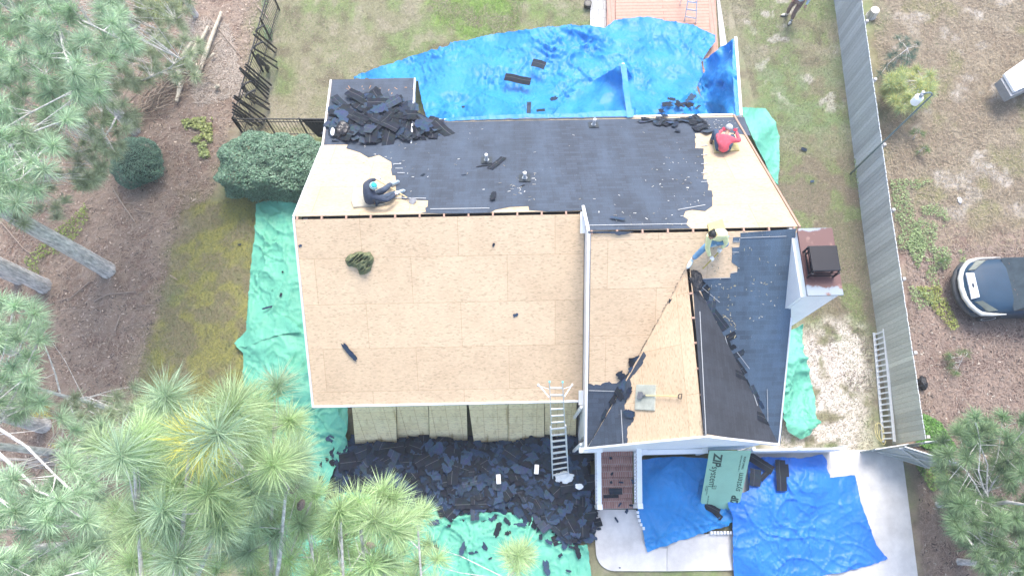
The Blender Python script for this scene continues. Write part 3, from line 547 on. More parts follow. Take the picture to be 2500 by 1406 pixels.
# ---------------------------------------------------------------- tarps
def idw(u, v, ctr):
    num = np.zeros(len(u)); den = np.zeros(len(u))
    for cu, cv, ch_ in ctr:
        w_ = 1/(((u-cu)**2+(v-cv)**2)/400+.02)**1.35; num += w_*ch_; den += w_
    return num/den
def crease(x, y, s, sc_, k=.45, p=5):
    w1 = fbm(x*.6+s, y*.6, 3, s)*2.2; w2 = fbm(x*.6, y*.6+s, 3, s+7)*2.2
    xx = (x+w1)*math.cos(k)+(y+w2)*math.sin(k); yy = -(x+w1)*math.sin(k)+(y+w2)*math.cos(k)
    n = fbm(xx*sc_, yy*sc_*.32, 2, s+3); return np.clip(1-np.abs(n-.5)*2.6, 0, 1)**p
def tarp(name, patches, m, label, cat='tarp', group='plastic tarps spread round the house', seed=1, amp=.05, step=3.4, part=None):
    root = thing(name, P(patches[0][0][0][0], patches[0][0][0][1], 0), label, cat, group)
    for pi, pt in enumerate(patches):
        poly, ctr, am, kk = (list(pt)+[amp, .45])[:4] if len(pt) == 2 else (list(pt)+[.45])[:4]
        am = amp if am is None else am
        # resample the outline, sprinkle inner points, triangulate
        bd = []
        for i in range(len(poly)):
            a = poly[i]; b2 = poly[(i+1) % len(poly)]; L = math.hypot(b2[0]-a[0], b2[1]-a[1]); n_ = max(1, int(L/step))
            for j in range(n_):
                q = j/n_; w_ = 0 if j == 0 else 1.8*(noise.noise((a[0]*.05+q*L*.08, a[1]*.05, seed+pi)))
                bd.append((a[0]+(b2[0]-a[0])*q+w_, a[1]+(b2[1]-a[1])*q+w_))
        us = np.array([p[0] for p in bd]); vs_ = np.array([p[1] for p in bd])
        U_, V_ = np.meshgrid(np.arange(us.min(), us.max(), step), np.arange(vs_.min(), vs_.max(), step)); U_ = U_.ravel()+NR.uniform(-step*.3, step*.3, U_.size); V_ = V_.ravel()+NR.uniform(-step*.3, step*.3, V_.size)
        ok = pinp(U_, V_, bd) & (segd(U_, V_, bd) > step*.6); U_ = U_[ok]; V_ = V_[ok]
        pts = [Vector(p) for p in bd]+[Vector((a, b2)) for a, b2 in zip(U_, V_)]
        r_ = delaunay_2d_cdt(pts, [], [list(range(len(bd)))], 1, 1e-4)
        uu = np.array([p.x for p in r_[0]]); vv = np.array([p.y for p in r_[0]]); h = idw(uu, vv, ctr)
        W = np.array([P(a, b2, hh) for a, b2, hh in zip(uu, vv, h)])
        x_, y_ = W[:, 0], W[:, 1]
        d = sum(crease(x_, y_, seed*7+pi+q_, sc2, kk+an, p_)*am_ for q_, (sc2, an, p_, am_) in enumerate(((1.0, 0, 14, 1.5), (1.3, 1.2, 16, 1.2), (1.7, 2.3, 14, 1.0), (2.4, .5, 12, .7), (2.8, 2.1, 12, .7), (5.0, 1.0, 9, .28), (5.5, 2.6, 9, .28))))
        d = d*(.4+1.2*sst(fbm(x_*.7, y_*.7, 3, seed+50), .3, .65))+(fbm(x_*.6, y_*.6, 2, seed+90)-.5)*1.6
        F_ = np.array([f for f in r_[2] if len(f) == 3]); a_, b_, c_ = W[F_[:, 0]], W[F_[:, 1]], W[F_[:, 2]]
        fn = np.cross(b_-a_, c_-a_); nn = np.zeros_like(W)
        for k in range(3): np.add.at(nn, F_[:, k], fn)
        sgn = np.where((nn @ np.array([0, 0, 1.0]))+1e-9 < 0, -1, 1)[:, None]; nn = nn*sgn; nn /= np.linalg.norm(nn, axis=1)[:, None]+1e-9
        W = W+nn*(d*am)[:, None]; W[:, 2] = np.maximum(W[:, 2], .02)
        mesh_np('sheet' if pi == 0 or part is None else part, W, F_, m, root, smooth=True)
    return root
# big blue tarp behind the house
TB = tarp('blue_tarp', [
    ([(865, 190), (940, 162), (1040, 128), (1200, 85), (1325, 70), (1400, 62), (1440, 66), (1478, 68), (1500, 50), (1583, 42), (1640, 54), (1690, 60), (1746, 88), (1745, 106), (1733, 120), (1712, 152), (1718, 180), (1700, 215), (1715, 245), (1730, 283), (1548, 283), (1340, 283), (1060, 297), (1042, 292), (1030, 250), (1021, 198), (865, 195)],
     [(865, 190, .06), (1000, 150, .08), (1200, 90, .06), (1200, 200, .9), (1022, 200, .9), (1100, 250, 1.6), (1040, 270, 2.2), (1050, 290, 2.6), (1200, 290, 2.9), (1340, 280, 2.1), (1340, 180, .7), (1440, 120, .5), (1440, 185, .9), (1440, 235, .8), (1510, 200, .9), (1530, 283, 1.9), (1400, 283, 1.4), (1500, 60, .55), (1600, 50, .5), (1600, 110, .5), (1740, 100, .45), (1515, 150, .9), (1548, 280, 2.6), (1650, 280, 2.3), (1730, 280, 2.6), (1640, 190, .9), (1600, 160, .8), (1710, 160, .8), (1700, 230, 1.4), (1560, 200, 1.2), (1380, 240, 1.0)], .06),
    ([(1348, 285), (1362, 266), (1400, 232), (1440, 203), (1480, 180), (1517, 157), (1533, 287)], [(1348, 283, 2.3), (1517, 157, 3.0), (1533, 285, 3.22), (1440, 203, 1.5), (1400, 232, 1.7), (1480, 240, 2.4), (1440, 283, 2.7)], .012),
    ([(1514, 155), (1528, 158), (1545, 286), (1530, 287)], [(1514, 155, 3.08), (1545, 286, 3.3)], .006),
    ([(1528, 158), (1545, 195), (1550, 240), (1552, 284), (1545, 286)], [(1528, 158, 3.05), (1545, 284, 3.2), (1548, 200, 2.2), (1552, 282, 2.5)], .01),
    ([(1790, 95), (1755, 120), (1715, 150), (1722, 175), (1702, 205), (1712, 240), (1728, 285), (1800, 280)], [(1790, 95, 3.0), (1800, 280, 3.2), (1796, 190, 3.1), (1715, 150, 1.0), (1702, 205, 1.0), (1728, 285, 1.4), (1755, 120, 2.1)], .05),
    ([(1789, 96), (1796, 140), (1800, 200), (1805, 282), (1796, 283), (1788, 180)], [(1789, 96, 3.05), (1800, 280, 3.25)], .012),
    ([(1036, 299), (1120, 287), (1250, 281), (1400, 278), (1480, 271), (1548, 268), (1548, 284), (1300, 289.5), (1040, 297)], [(1036, 297, 3.25), (1548, 284, 3.28), (1300, 278, 3.28)], .012)],
    BLUE, 'big bright blue tarp draped from the rear eave over the back lawn', seed=3)
# beams that carry it
for (u, v, u2, v2, nm) in ((1520, 158, 1541, 286, 'middle'), (1795, 94, 1808, 284, 'east')):
    bmth = thing('porch_beam', P(u, v, 0), 'white porch screen wall under the blue tarp, '+('near the middle of its length' if nm == 'middle' else 'at its east end'), 'screen wall')
    a, b2 = P(u, v, 2.9), P(u2, v2, 3.1); mb = MB(); mb.beam(a, b2, .08, .14); mb.build('beam', WHITE, bmth)
    mb = MB(); mb.box((a.x, a.y-.12, 1.4), (.09, .09, 2.8)); mb.build('post', WHITE, bmth)
# green tarps
tarp('green_tarp', [([(625, 500), (655, 489), (728, 497), (722, 540), (742, 700), (760, 870), (772, 990), (850, 990), (850, 1100), (820, 1140), (780, 1260), (680, 1240), (600, 1180), (595, 1000), (594, 862), (572, 838), (590, 820), (600, 806), (608, 700), (615, 620), (628, 545)],
     [(625, 500, .12), (725, 500, .3), (610, 700, .06), (700, 700, .35), (760, 850, .3), (600, 900, .05), (700, 980, .3), (680, 1230, .08), (830, 1000, .4), (830, 1090, .2), (572, 838, .1), (640, 830, .3), (740, 950, .7)], .07, .1),
     ([(572, 838), (598, 812), (640, 800), (690, 770), (722, 790), (735, 810), (690, 815), (640, 830), (600, 848), (585, 846)], [(572, 838, .15), (640, 810, .32), (722, 790, .5), (690, 815, .35)], .06, 0)],
     GREEN, 'long green tarp along the west wall of the house', seed=8)
tarp('green_tarp', [([(700, 1235), (790, 1228), (850, 1200), (1048, 1222), (1110, 1232), (1150, 1250), (1300, 1250), (1380, 1290), (1400, 1330), (1433, 1328), (1446, 1420), (1370, 1440), (1160, 1440), (1080, 1415), (960, 1440), (700, 1430), (640, 1300)],
     [(700, 1240, .06), (1050, 1235, .12), (1200, 1300, .22), (1400, 1330, .1), (1440, 1400, .05), (1100, 1400, .06), (800, 1400, .05), (1000, 1320, .15)], .06, .7)],
     GREEN, 'green tarp below the shingle heap in front of the house', seed=12)
tarp('green_tarp', [([(1808, 262), (1870, 264), (1894, 300), (1903, 335), (1903, 400), (1898, 455), (1880, 425), (1860, 380), (1835, 330), (1815, 285)], [(1808, 262, .5), (1870, 264, .08), (1903, 340, .05), (1898, 450, .06), (1840, 330, .6)], .07)],
     GREEN, 'pale green tarp beside the northeast roof corner', seed=17)
tarp('green_tarp', [([(1918, 810), (1956, 796), (1960, 860), (1972, 900), (1980, 935), (1990, 970), (1988, 1030), (1972, 1062), (1955, 1072), (1925, 1056), (1912, 1040), (1900, 900)], [(1930, 800, .2), (1980, 940, .06), (1955, 1070, .08), (1920, 1040, .3), (1910, 900, .4)], .10, 1.4)],
     GREEN, 'crumpled green tarp strip between the east wall and the sand', seed=23)
# blue tarps in front
tarp('blue_tarp', [([(1566, 1122), (1600, 1117), (1660, 1114), (1720, 1118), (1800, 1130), (1810, 1240), (1790, 1270), (1770, 1285), (1730, 1295), (1690, 1310), (1640, 1325), (1580, 1347), (1572, 1320), (1568, 1285), (1556, 1250), (1560, 1200)],
     [(1570, 1125, .3), (1720, 1125, .45), (1620, 1180, .55), (1700, 1230, .35), (1580, 1340, .1), (1560, 1240, .15), (1780, 1270, .12), (1650, 1300, .1), (1800, 1140, .2)], .055, .4)],
     BLUE, 'blue tarp over the flower bed between the steps and the green panel', seed=31)
tarp('blue_tarp', [([(1826, 1118), (1880, 1116), (1960, 1118), (2005, 1108), (2016, 1122), (2020, 1150), (2026, 1166), (2085, 1159), (2091, 1175), (2100, 1220), (2118, 1270), (2140, 1330), (2168, 1364), (2120, 1380), (2060, 1395), (1960, 1412), (1880, 1432), (1795, 1440), (1790, 1380), (1789, 1310), (1790, 1262), (1778, 1236), (1774, 1214), (1800, 1206), (1830, 1195), (1826, 1160)],
     [(1830, 1120, .12), (2005, 1110, .12), (1900, 1170, .25), (1785, 1225, .4), (2085, 1162, .12), (1860, 1230, .45), (1840, 1350, .35), (1980, 1180, .4), (2000, 1280, .14), (2160, 1364, .09), (1800, 1430, .1), (2060, 1330, .1), (1960, 1400, .1)], .05, 1.2)],
     BLUE2, 'deep blue tarp with tall folds spread over the driveway', seed=37)
# ---------------------------------------------------------------- sheathing leaning under the front eave
xs_ = [(857, 868, 967, 969.5), (967.5, 970, 1046, 1048.5), (1046.5, 1049, 1140, 1142), (1141, 1158, 1241, 1240.5), (1241.5, 1241, 1330, 1329.5), (1330.5, 1330, 1411, 1406)]
vs2 = [1088, 1072, 1078, 1086, 1088, 1078]
lab = ['westmost weathered sheathing panel leaning under the front eave', 'second weathered panel from the west under the front eave', 'third leaning panel, left of the dark red gap under the eave', 'stained leaning panel just right of the dark red gap', 'weathered leaning panel left of the tall ladder', 'weathered leaning panel behind the tall ladder']
GRID = osb('osb_grid_lined', .2, base=(.98, .80, .50))
t = GRID.node_tree; b = t.nodes['Principled BSDF']; uvn = N(t, 'UVMap', uv_map='UVMap'); br = N(t, 'TexBrick', offset=0.0); br.inputs['Scale'].default_value = 1
br.inputs['Brick Width'].default_value = .406; br.inputs['Row Height'].default_value = .406; br.inputs['Mortar Size'].default_value = .007
br.inputs['Color1'].default_value = (1, 1, 1, 1); br.inputs['Color2'].default_value = (.96, .94, .9, 1); br.inputs['Mortar'].default_value = (.74, .64, .52, 1); t.links.new(uvn.outputs[0], br.inputs['Vector'])
nn_ = N(t, 'TexNoise', i_Scale=1.6, i_Detail=5.0); mp = N(t, 'Mapping'); mp.inputs['Scale'].default_value = (3, .35, 1); t.links.new(uvn.outputs[0], mp.inputs[0]); t.links.new(mp.outputs[0], nn_.inputs['Vector'])
old = b.inputs['Base Color'].links[0].from_socket; c = mixc(t, 1.0, old, br.outputs[0], 'MULTIPLY'); c = mixc(t, ramp(t, nn_.outputs[0], .55, .72), c, (.42, .28, .10)); t.links.new(c, b.inputs['Base Color'])
for i, (a, b1, d, e_) in enumerate(xs_):
    yt, yb = 3.0+.01*i, P(b1, vs2[i], .12).y
    xa, xb = P(a, 990, 2.6).x, P(d, 990, 2.6).x; xa2, xb2 = P(b1, vs2[i], .1).x, P(e_, vs2[i], .1).x
    A_, B_, C_, D_ = Vector((xa, yt, 2.65)), Vector((xb-.01, yt, 2.65)), Vector((xb2-.01, yb, .1)), Vector((xa2, yb, .1))
    mb = MB(); nn = (B_-A_).cross(D_-A_).normalized(); nn = nn if nn.z < 0 else -nn
    mb.prism([A_, B_, C_, D_], nn*.012); o = mb.build('sheathing_panel', GRID, None, uvf=lambda p, A_=A_: (p.x-A_.x, (p-Vector((p.x, A_.y, A_.z))).length+.02))
    tag(o, lab[i], 'wood panel', 'sheathing panels leaning under the front eave')
# green panel with lettering
A_, B_, D_ = P(1732, 1100, 1.95), P(1834, 1100, 1.95), P(1707, 1245, .16); C_ = B_+(D_-A_)
zp = thing('printed_board', D_, 'light green printed sheathing panel leaning on the front of the house', 'wall panel')
mb = MB(); nn = (B_-A_).cross(D_-A_).normalized(); nn = nn if nn.z > 0 else -nn
ZG = mat('green_panel_coat', (.30, .55, .40), .5, .06, 3)
mb.prism([A_, B_, C_, D_], nn*-.012); mb.build('board', ZG, zp)
INK = mat('black_ink', (.03, .07, .05), .7, .1); ex = (B_-A_).normalized(); ey = (D_-A_); Ly = ey.length; ey.normalize(); Lx = (B_-A_).length
def write(txt, fu, fv, size, rot, m=INK, off=.004, bold=0, shear=0, sxy=1):
    cu = bpy.data.curves.new('lettering', 'FONT'); cu.body = txt; cu.size = size; cu.extrude = .0008; cu.offset = bold; cu.shear = shear
    tmp = bpy.data.objects.new('tmp', cu); sc.collection.objects.link(tmp); bpy.context.view_layer.update()
    me = bpy.data.meshes.new_from_object(tmp.evaluated_get(bpy.context.evaluated_depsgraph_get())); bpy.data.objects.remove(tmp)
    dx = (ex*math.cos(rot)+ey*math.sin(rot)); nz = nn; dy = nz.cross(dx)
    M = Matrix((dx, dy*sxy, nz)).transposed().to_4x4(); M.translation = A_+ex*(Lx*fu)+ey*(Ly*fv)+nn*off-org(zp)
    me.transform(M); o = bpy.data.objects.new('lettering', me); me.materials.clear(); me.materials.append(m); sc.collection.objects.link(o); o.parent = zp; return o
R90 = math.pi/2
write('ZIP', .13, .04, .34, R90, bold=.012, shear=.25); write('system', .13, .245, .30, R90, shear=.15)
write('\u00ae', .32, .24, .06, R90)
write('system', .93, .67, .27, -R90, shear=.15); write('ZIP', .93, .93, .3, -R90, bold=.012, shear=.25)
write('ROOF | WALL', .86, .09, .08, R90, bold=.002); write('SHEATHING PANEL NO. 1', .78, .07, .055, R90)
write('7/16 STRUCTURAL 1', .10, .57, .045, R90); write('EXPOSURE 1', .06, .57, .045, R90); write('NAIL AS SHOWN', .16, .74, .05, R90)
mb = MB(); c0 = A_+ex*(Lx*.22)+ey*(Ly*.57)+nn*.004
for s1, s2 in ((0, .012), (.12, .012)): mb.prism([c0+ey*(s1+a)+ex*b2 for a, b2 in ((0, 0), (s2, 0), (s2, .12), (0, .12))], -nn*.003)
for s1 in (0, .054, .108): mb.prism([c0+ex*(s1+a)+ey*(b2+.013) for a, b2 in ((0, 0), (.012, 0), (.012, .106), (0, .106))], -nn*.003)
mb.build('printed_mark', INK, zp)
# ---------------------------------------------------------------- loose shingle pieces
def piece(seed, kind):
    r = random.Random(seed); V = []; Fc = []; C = []
    base = r.choice([(.017, .021, .030), (.022, .033, .052), (.026, .045, .08), (.04, .068, .115)]) if kind != 'strip' else r.choice([(.018, .023, .032), (.026, .036, .052), (.045, .063, .088)])
    if kind == 'strip': L, W = r.choice([.9, .9, .62, .45]), .3; nx_, ny_ = 14, 5
    else: L, W = r.uniform(.2, .55), r.uniform(.14, .3); nx_, ny_ = 9, 6
    cu, cv, tw = (r.uniform(-.05, .12), r.uniform(-.05, .1), r.uniform(-.05, .05)) if seed % 3 else (r.uniform(-.2, .35), r.uniform(-.1, .3), r.uniform(-.15, .15)); ph = r.uniform(0, 9)
    for j in range(ny_+1):
        for i in range(nx_+1):
            x_ = (i/nx_-.5)*L; y_ = (j/ny_-.5)*W
            if kind != 'strip':
                q = 1+.45*noise.noise((i/nx_*3+seed, j/ny_*3, 1)); x_ *= q; y_ *= 1+.6*noise.noise((i/nx_*4+seed+9, j/ny_*3, 5))
                x_ *= 1-.5*abs(j/ny_-.5)**2*4*.5
            else:
                if i in (0, nx_): x_ += .03*noise.noise((j*1.3+seed, i, 0))
                if j == 0: y_ += .02*noise.noise((i*1.1+seed, 3, 0))
            z_ = cu*x_*x_*1.2+cv*y_*y_+tw*x_*y_*2+.012*math.sin(x_*9+ph)+.03
            V.append((x_, y_, z_))
            C.append((.17, .18, .185) if (kind == 'strip' and j == 2) else tuple(b_*r.uniform(.8, 1.25) for b_ in base))
    for j in range(ny_):
        for i in range(nx_):
            Fc.append((j*(nx_+1)+i, j*(nx_+1)+i+1, (j+1)*(nx_+1)+i+1, (j+1)*(nx_+1)+i))
    if kind == 'strip':    # narrow the adhesive line by pulling its neighbours close
        for i in range(nx_+1):
            for j in (1, 3): k = j*(nx_+1)+i; m_ = 2*(nx_+1)+i; V[k] = (V[k][0], V[m_][1]+(.007 if j == 3 else -.007), V[k][2])
    n0 = len(V); V += [(a, b2, c2-.004) for a, b2, c2 in V]; C += C; Fc += [tuple(k+n0 for k in f[::-1]) for f in Fc]
    me = bpy.data.meshes.new('shingle_piece'); me.from_pydata(V, [], Fc); me.materials.append(SCRAP)
    at = me.color_attributes.new('Col', 'FLOAT_COLOR', 'POINT'); c_ = np.ones((len(V), 4), np.float32); c_[:, :3] = np.array(C); at.data.foreach_set('color', c_.ravel()); return me
STR = [piece(i, 'strip') for i in range(8)]; TRN = [piece(20+i, 'torn') for i in range(12)]
def put(me, loc, nrm=(0, 0, 1), rz=0, s=1, label=None, group='torn off shingles', sy=1, tilt=0):
    o = bpy.data.objects.new('shingle_piece', me); sc.collection.objects.link(o)
    q = Vector(nrm).to_track_quat('Z', 'Y').to_matrix() @ Matrix.Rotation(rz, 3, 'Z') @ Matrix.Rotation(rnd.uniform(-tilt, tilt), 3, 'X') @ Matrix.Rotation(rnd.uniform(-tilt, tilt), 3, 'Y')
    M = q.to_4x4() @ Matrix.Diagonal((s, s*sy, s, 1)); M.translation = Vector(loc); o.matrix_world = M
    return tag(o, label, 'shingle', group)
def blob_h(u, v, ctr): return float(idw(np.array([u]), np.array([v]), ctr)[0])
HEAP = [(800, 1075), (840, 1085), (900, 1075), (1040, 1068), (1130, 1082), (1200, 1078), (1240, 1085), (1290, 1052), (1330, 1058), (1385, 1050), (1418, 1062), (1420, 1100), (1443, 1110), (1446, 1240), (1440, 1310), (1380, 1320), (1330, 1270), (1240, 1262), (1120, 1250), (1040, 1232), (950, 1218), (830, 1195), (815, 1150)]
HC_ = [(820, 1080, .15), (900, 1130, .45), (1100, 1120, .6), (1300, 1110, .6), (1400, 1150, .5), (1200, 1200, .45), (1000, 1200, .35), (1420, 1290, .2), (1250, 1250, .12), (1050, 1230, .1), (850, 1190, .15)]
bd = jag(HEAP, 18, 7, 3)
# underlying mass, one sheet heaped up
us = np.array([p[0] for p in bd]); vs_ = np.array([p[1] for p in bd]); U_, V_ = np.meshgrid(np.arange(us.min(), us.max(), 6.), np.arange(vs_.min(), vs_.max(), 6.)); U_ = U_.ravel(); V_ = V_.ravel(); ok = pinp(U_, V_, bd) & (segd(U_, V_, bd) > 4); U_ = U_[ok]; V_ = V_[ok]
r_ = delaunay_2d_cdt([Vector(p) for p in bd]+[Vector(p) for p in zip(U_, V_)], [], [list(range(len(bd)))], 1, 1e-4)
uu = np.array([p.x for p in r_[0]]); vv = np.array([p.y for p in r_[0]]); hh = idw(uu, vv, HC_)*sst(segd(uu, vv, bd), 0, 25)*.75+.03+.1*fbm(uu*.08, vv*.08, 3, 7)
W = [P(a, b2, h_) for a, b2, h_ in zip(uu, vv, hh)]
V = []; Fs = []; Cs = []
def heap_pt(r):
    while True:
        u, v = r.uniform(800, 1446), r.uniform(1050, 1320)
        if pinp(np.array([u]), np.array([v]), HEAP)[0]: return u, v
r = random.Random(11); mV = []; mF = []; mC = []
def add_piece(me, M):
    n0 = len(mV); mV.extend([M @ v.co for v in me.vertices]); mF.extend([tuple(k+n0 for k in p.vertices) for p in me.polygons]); mC.extend([tuple(d.color)[:3] for d in me.color_attributes['Col'].data])
def orient(loc, rz, tilt, s=1):
    M = (Matrix.Rotation(rz, 3, 'Z') @ Matrix.Rotation(r.uniform(-tilt, tilt), 3, 'X') @ Matrix.Rotation(r.uniform(-tilt, tilt), 3, 'Y')).to_4x4() @ Matrix.Diagonal((s, s, s, 1)); M.translation = loc; return M
hm = MB(); hm.v = [Vector(p) for p in W]; hm.f = [list(f) for f in r_[2]]; hm.c = [(.03, .034, .042)]*len(W)
for i in range(1500):
    u, v = heap_pt(r); e_ = segd(np.array([u]), np.array([v]), HEAP)[0]; h_ = blob_h(u, v, HC_)*min(1, e_/25)*.75+.05+.1*r.random()
    add_piece(r.choice(STR[:3]+TRN+TRN), orient(P(u, v, h_), r.uniform(0, 6.3), .18, r.uniform(.7, 1.25)))
for i in range(62):
    u, v = heap_pt(r); e_ = segd(np.array([u]), np.array([v]), HEAP)[0]; h_ = blob_h(u, v, HC_)*min(1, e_/25)*.75+.16
    put(r.choice(STR) if r.random() < .35 else r.choice(TRN), P(u, v, h_), rz=r.uniform(0, 6.3), s=r.uniform(.8, 1.2), tilt=.2, label='torn black shingle piece lying on top of the heap before the house', group='shingles on the front heap')
# pile on the rear porch roof
PILE = [(812, 262), (835, 250), (870, 240), (905, 236), (950, 225), (985, 232), (1015, 240), (1025, 270), (1040, 297), (1075, 312), (1070, 330), (1030, 340), (960, 335), (905, 330), (860, 340), (810, 345), (806, 300)]
for i in range(170):
    while True:
        u, v = r.uniform(806, 1075), r.uniform(226, 345)
        if pinp(np.array([u]), np.array([v]), PILE)[0]: break
    pl = PX if (v < 330 and u < 1035) else PN; p = PL(u, v, pl, .03+.22*r.random()*math.exp(-((u-920)/110)**2-((v-290)/40)**2)); nn = Vector((-pl[0], -pl[1], 1)).normalized()
    if i < 100:
        q = nn.to_track_quat('Z', 'Y').to_matrix().to_4x4(); M = orient(Vector((0, 0, 0)), r.uniform(0, 6.3), .25, r.uniform(.55, .95)); M = q @ M; M.translation = p-nn*.03; add_piece(r.choice(STR+TRN), M); continue
    put(r.choice(STR) if r.random() < .4 else r.choice(TRN), p, nn, r.uniform(0, 6.3), r.uniform(.75, 1.25), 'torn black shingle piece in the pile on the rear corner roof', 'shingles piled on the rear corner roof', tilt=.2)
for i in range(28):
    u, v = r.uniform(1555, 1735), r.uniform(284, 322)
    if v > 300 and u < 1600: continue
    p = PL(u, v, PN, .03+.05*r.random()); put(r.choice(STR+TRN), p, Vector((0, -PN[1], 1)).normalized(), r.uniform(0, 6.3), r.uniform(.4, .8), 'torn shingle piece strewn along the rear eave near the red-shirted worker', 'shingles strewn along the rear eave', tilt=.15)
for i in range(16):
    u, v = r.uniform(1600, 1712), r.uniform(238, 275)
    p = P(u, v, blob_h(u, v, [(1600, 240, 1.2), (1650, 275, 2.3), (1710, 275, 2.5), (1700, 240, 1.5)])+.3); put(r.choice(TRN), p, (0, .4, 1), r.uniform(0, 6.3), r.uniform(.5, .9), 'shingle scrap caught on the blue tarp just behind the rear eave', 'shingle scraps on the rear blue tarp')
n0 = len(hm.v); hm.v += [Vector(p) for p in mV]; hm.f += [[k+n0 for k in f] for f in mF]; hm.c += mC
tag(hm.build('shingle_heap', SCRAP, None), 'torn black shingles massed in the front heap and in the rear corner roof pile', 'shingle heap', kind='stuff')
# valley pile, along the line on the front gable
for i in range(17):
    q_ = (i+r.random())/17; u, v = (1705+(1868-1705)*q_+r.uniform(-7, 7), 690+(1020-690)*q_+r.uniform(-8, 8))
    pl = PCE if u < 1692+(1905-1692)*((v-690)/398)-3 else PB; p = PL(u, v, pl, .0)
    put(STR[(1, 2, 4, 5, 7)[i % 5]] if r.random() < .7 else TRN[i % 12], p, Vector((-pl[0], -pl[1], 1)).normalized(), r.choice([2.1, 2.2, 1.6, .5])+r.uniform(-.2, .2), r.uniform(.5, .8), 'loose shingle strip lying down the right valley of the front gable', 'loose shingles in the right valley')
for i, (u, v) in enumerate([(1640, 735), (1628, 780), (1652, 760), (1565, 870), (1552, 900), (1520, 935), (1534, 960), (1490, 950), (1512, 960), (1496, 975), (1538, 1010), (1545, 885), (1515, 915), (1475, 1010)]):
    pl = PB if u < 1568 and v < 930 or v < 860 else PCW; put(TRN[i % 12], PL(u, v, pl, .03), Vector((-pl[0], -pl[1], 1)).normalized(), r.uniform(0, 6), r.uniform(.35, .6) if v < 800 else .8, 'dark shingle scrap left in the left valley of the front gable', 'shingle scraps in the left valley')
# singled-out scraps
def one(u, v, surf, rz, s, label, kind='t', k=0, sy=1, dh=.012):
    me = (STR if kind == 's' else TRN)[k]
    if isinstance(surf, tuple): p = PL(u, v, surf, dh); nn = Vector((-surf[0], -surf[1], 1)).normalized()
    else: p = P(u, v, surf); nn = (0, 0, 1)
    return put(me, p, nn, rz, s, label, 'loose scraps of shingle', sy)
one(854, 858, PA, -.95, 1.15, 'long torn shingle strip near the left edge of the bare roof', 't', 3, .7); one(1205, 598, PA, 1.2, .28, 'small dark scrap high on the bare front roof', 't', 1); one(1259, 769, PA, .3, .3, 'small dark scrap right of centre on the bare front roof', 't', 5)
one(733, 600, PA, .4, .2, 'tiny dark scrap at the far left edge of the bare front roof', 't', 7); one(1033, 428, PN, 1.0, .5, 'oval scrap on the black rear roof, left of the vents', 't', 2, .6); one(1132, 428, PN, 0, .3, 'small grey tab on the black rear roof left of the middle vent pipe', 't', 6)
one(1204, 480, PN, 1.5, .9, 'curled shingle standing up near the ridge of the black rear roof', 't', 8, .7, .06); one(1213, 400, PN, 1.0, .8, 'curled shingle strip beside the first vent pipe', 's', 1, .8); one(1185, 405, PN, .3, .6, 'light batten-like shingle strip below the first vent pipe', 's', 3, .3)
one(1275, 455, PN, .7, .5, 'pale torn strip below the middle vent pipe', 't', 9, .4); one(1508, 535, PN, 2.8, .75, 'curled dark shingle on the black roof above the raised ridge', 't', 4, .7, .05); one(1577, 292, PN, .2, .4, 'bent shingle on the rear eave right of the last vent', 's', 5)
one(1315, 158, 1.3, -.35, 1.05, 'rounded ridge shingle stack on the blue tarp, the upper of two', 's', 0); one(1264, 195, 1.6, -.25, 1.0, 'flat black shingle strip on the blue tarp, the lower of two', 's', 2); one(1352, 242, 2.3, .2, .6, 'dark folded shingle at the edge of the tented tarp', 't', 10); one(1291, 264, 2.9, 1.5, .45, 'square black shingle on the blue tarp near the rear eave', 's', 6)
one(1131, 262, 2.2, .3, .35, 'small scrap on the left part of the big blue tarp', 't', 0); one(1320, 270, 3.0, .1, .3, 'narrow black scrap by the rear eave right of the square one', 's', 7); one(1963, 365, .03, -.4, .6, 'torn scrap lying on the lawn between the pale green tarp and fence', 't', 1); one(1983, 443, .03, 0, .3, 'tiny scrap on the lawn below the larger torn one', 't', 5)
one(1855, 342, .45, 1.0, .35, 'small dark tab on the pale green tarp', 's', 7); one(585, 597, .03, 0, .28, 'round dark scrap on the moss left of the green tarp', 't', 6); one(636, 673, .2, -.8, .35, 'small scrap on the green tarp level with the bare roof top', 't', 7); one(686, 720, .35, 1.4, .5, 'upright narrow scrap on the green tarp by the west wall', 't', 2, .6)
one(655, 751, .3, .25, .8, 'long dark scrap crossing the green tarp fold by the west wall', 't', 3, .5); one(690, 664, .35, -.6, .22, 'tiny scrap on the green tarp close to the west wall', 't', 9)
for i, (u, v, s) in enumerate([(735, 995, .6), (745, 1018, .5), (795, 1000, .5), (770, 1052, .35), (677, 952, .25), (652, 995, .3), (770, 1065, .5), (806, 1070, .6), (792, 1128, .7), (810, 1130, .6), (822, 1110, .6), (785, 1170, .6), (800, 1200, .6)]): put(TRN[i % 12], P(u, v, .3), rz=i*1.3, s=s, label='dark shingle scrap on the green tarp at the southwest corner of the house', group='scraps on the green tarp by the southwest corner')
for i, (u, v, s) in enumerate([(1095, 1283, .5), (1130, 1338, .8), (1180, 1330, .8), (1155, 1348, .6), (1215, 1292, 1.0), (1238, 1272, .8), (1197, 1362, .3), (1255, 1245, .7), (1190, 1262, .6), (1240, 1300, .6), (1320, 1310, .6), (1340, 1322, .5), (1368, 1355, .5), (1334, 1385, .9), (1388, 1393, .4), (1375, 1290, .9), (1410, 1345, .9), (1395, 1335, .5), (1315, 1290, .5), (1065, 1335, .5), (1270, 1280, .8), (1170, 1245, .8), (1095, 1250, .8), (1060, 1275, .7), (1435, 1295, .7), (1450, 1310, .5)]): put(TRN[(i*5) % 12], P(u, v, .25 if u < 1420 else .1), rz=i*1.1, s=s, label='torn shingle scrap scattered over the green tarp in front of the heap', group='scraps on the front green tarp', sy=.7)
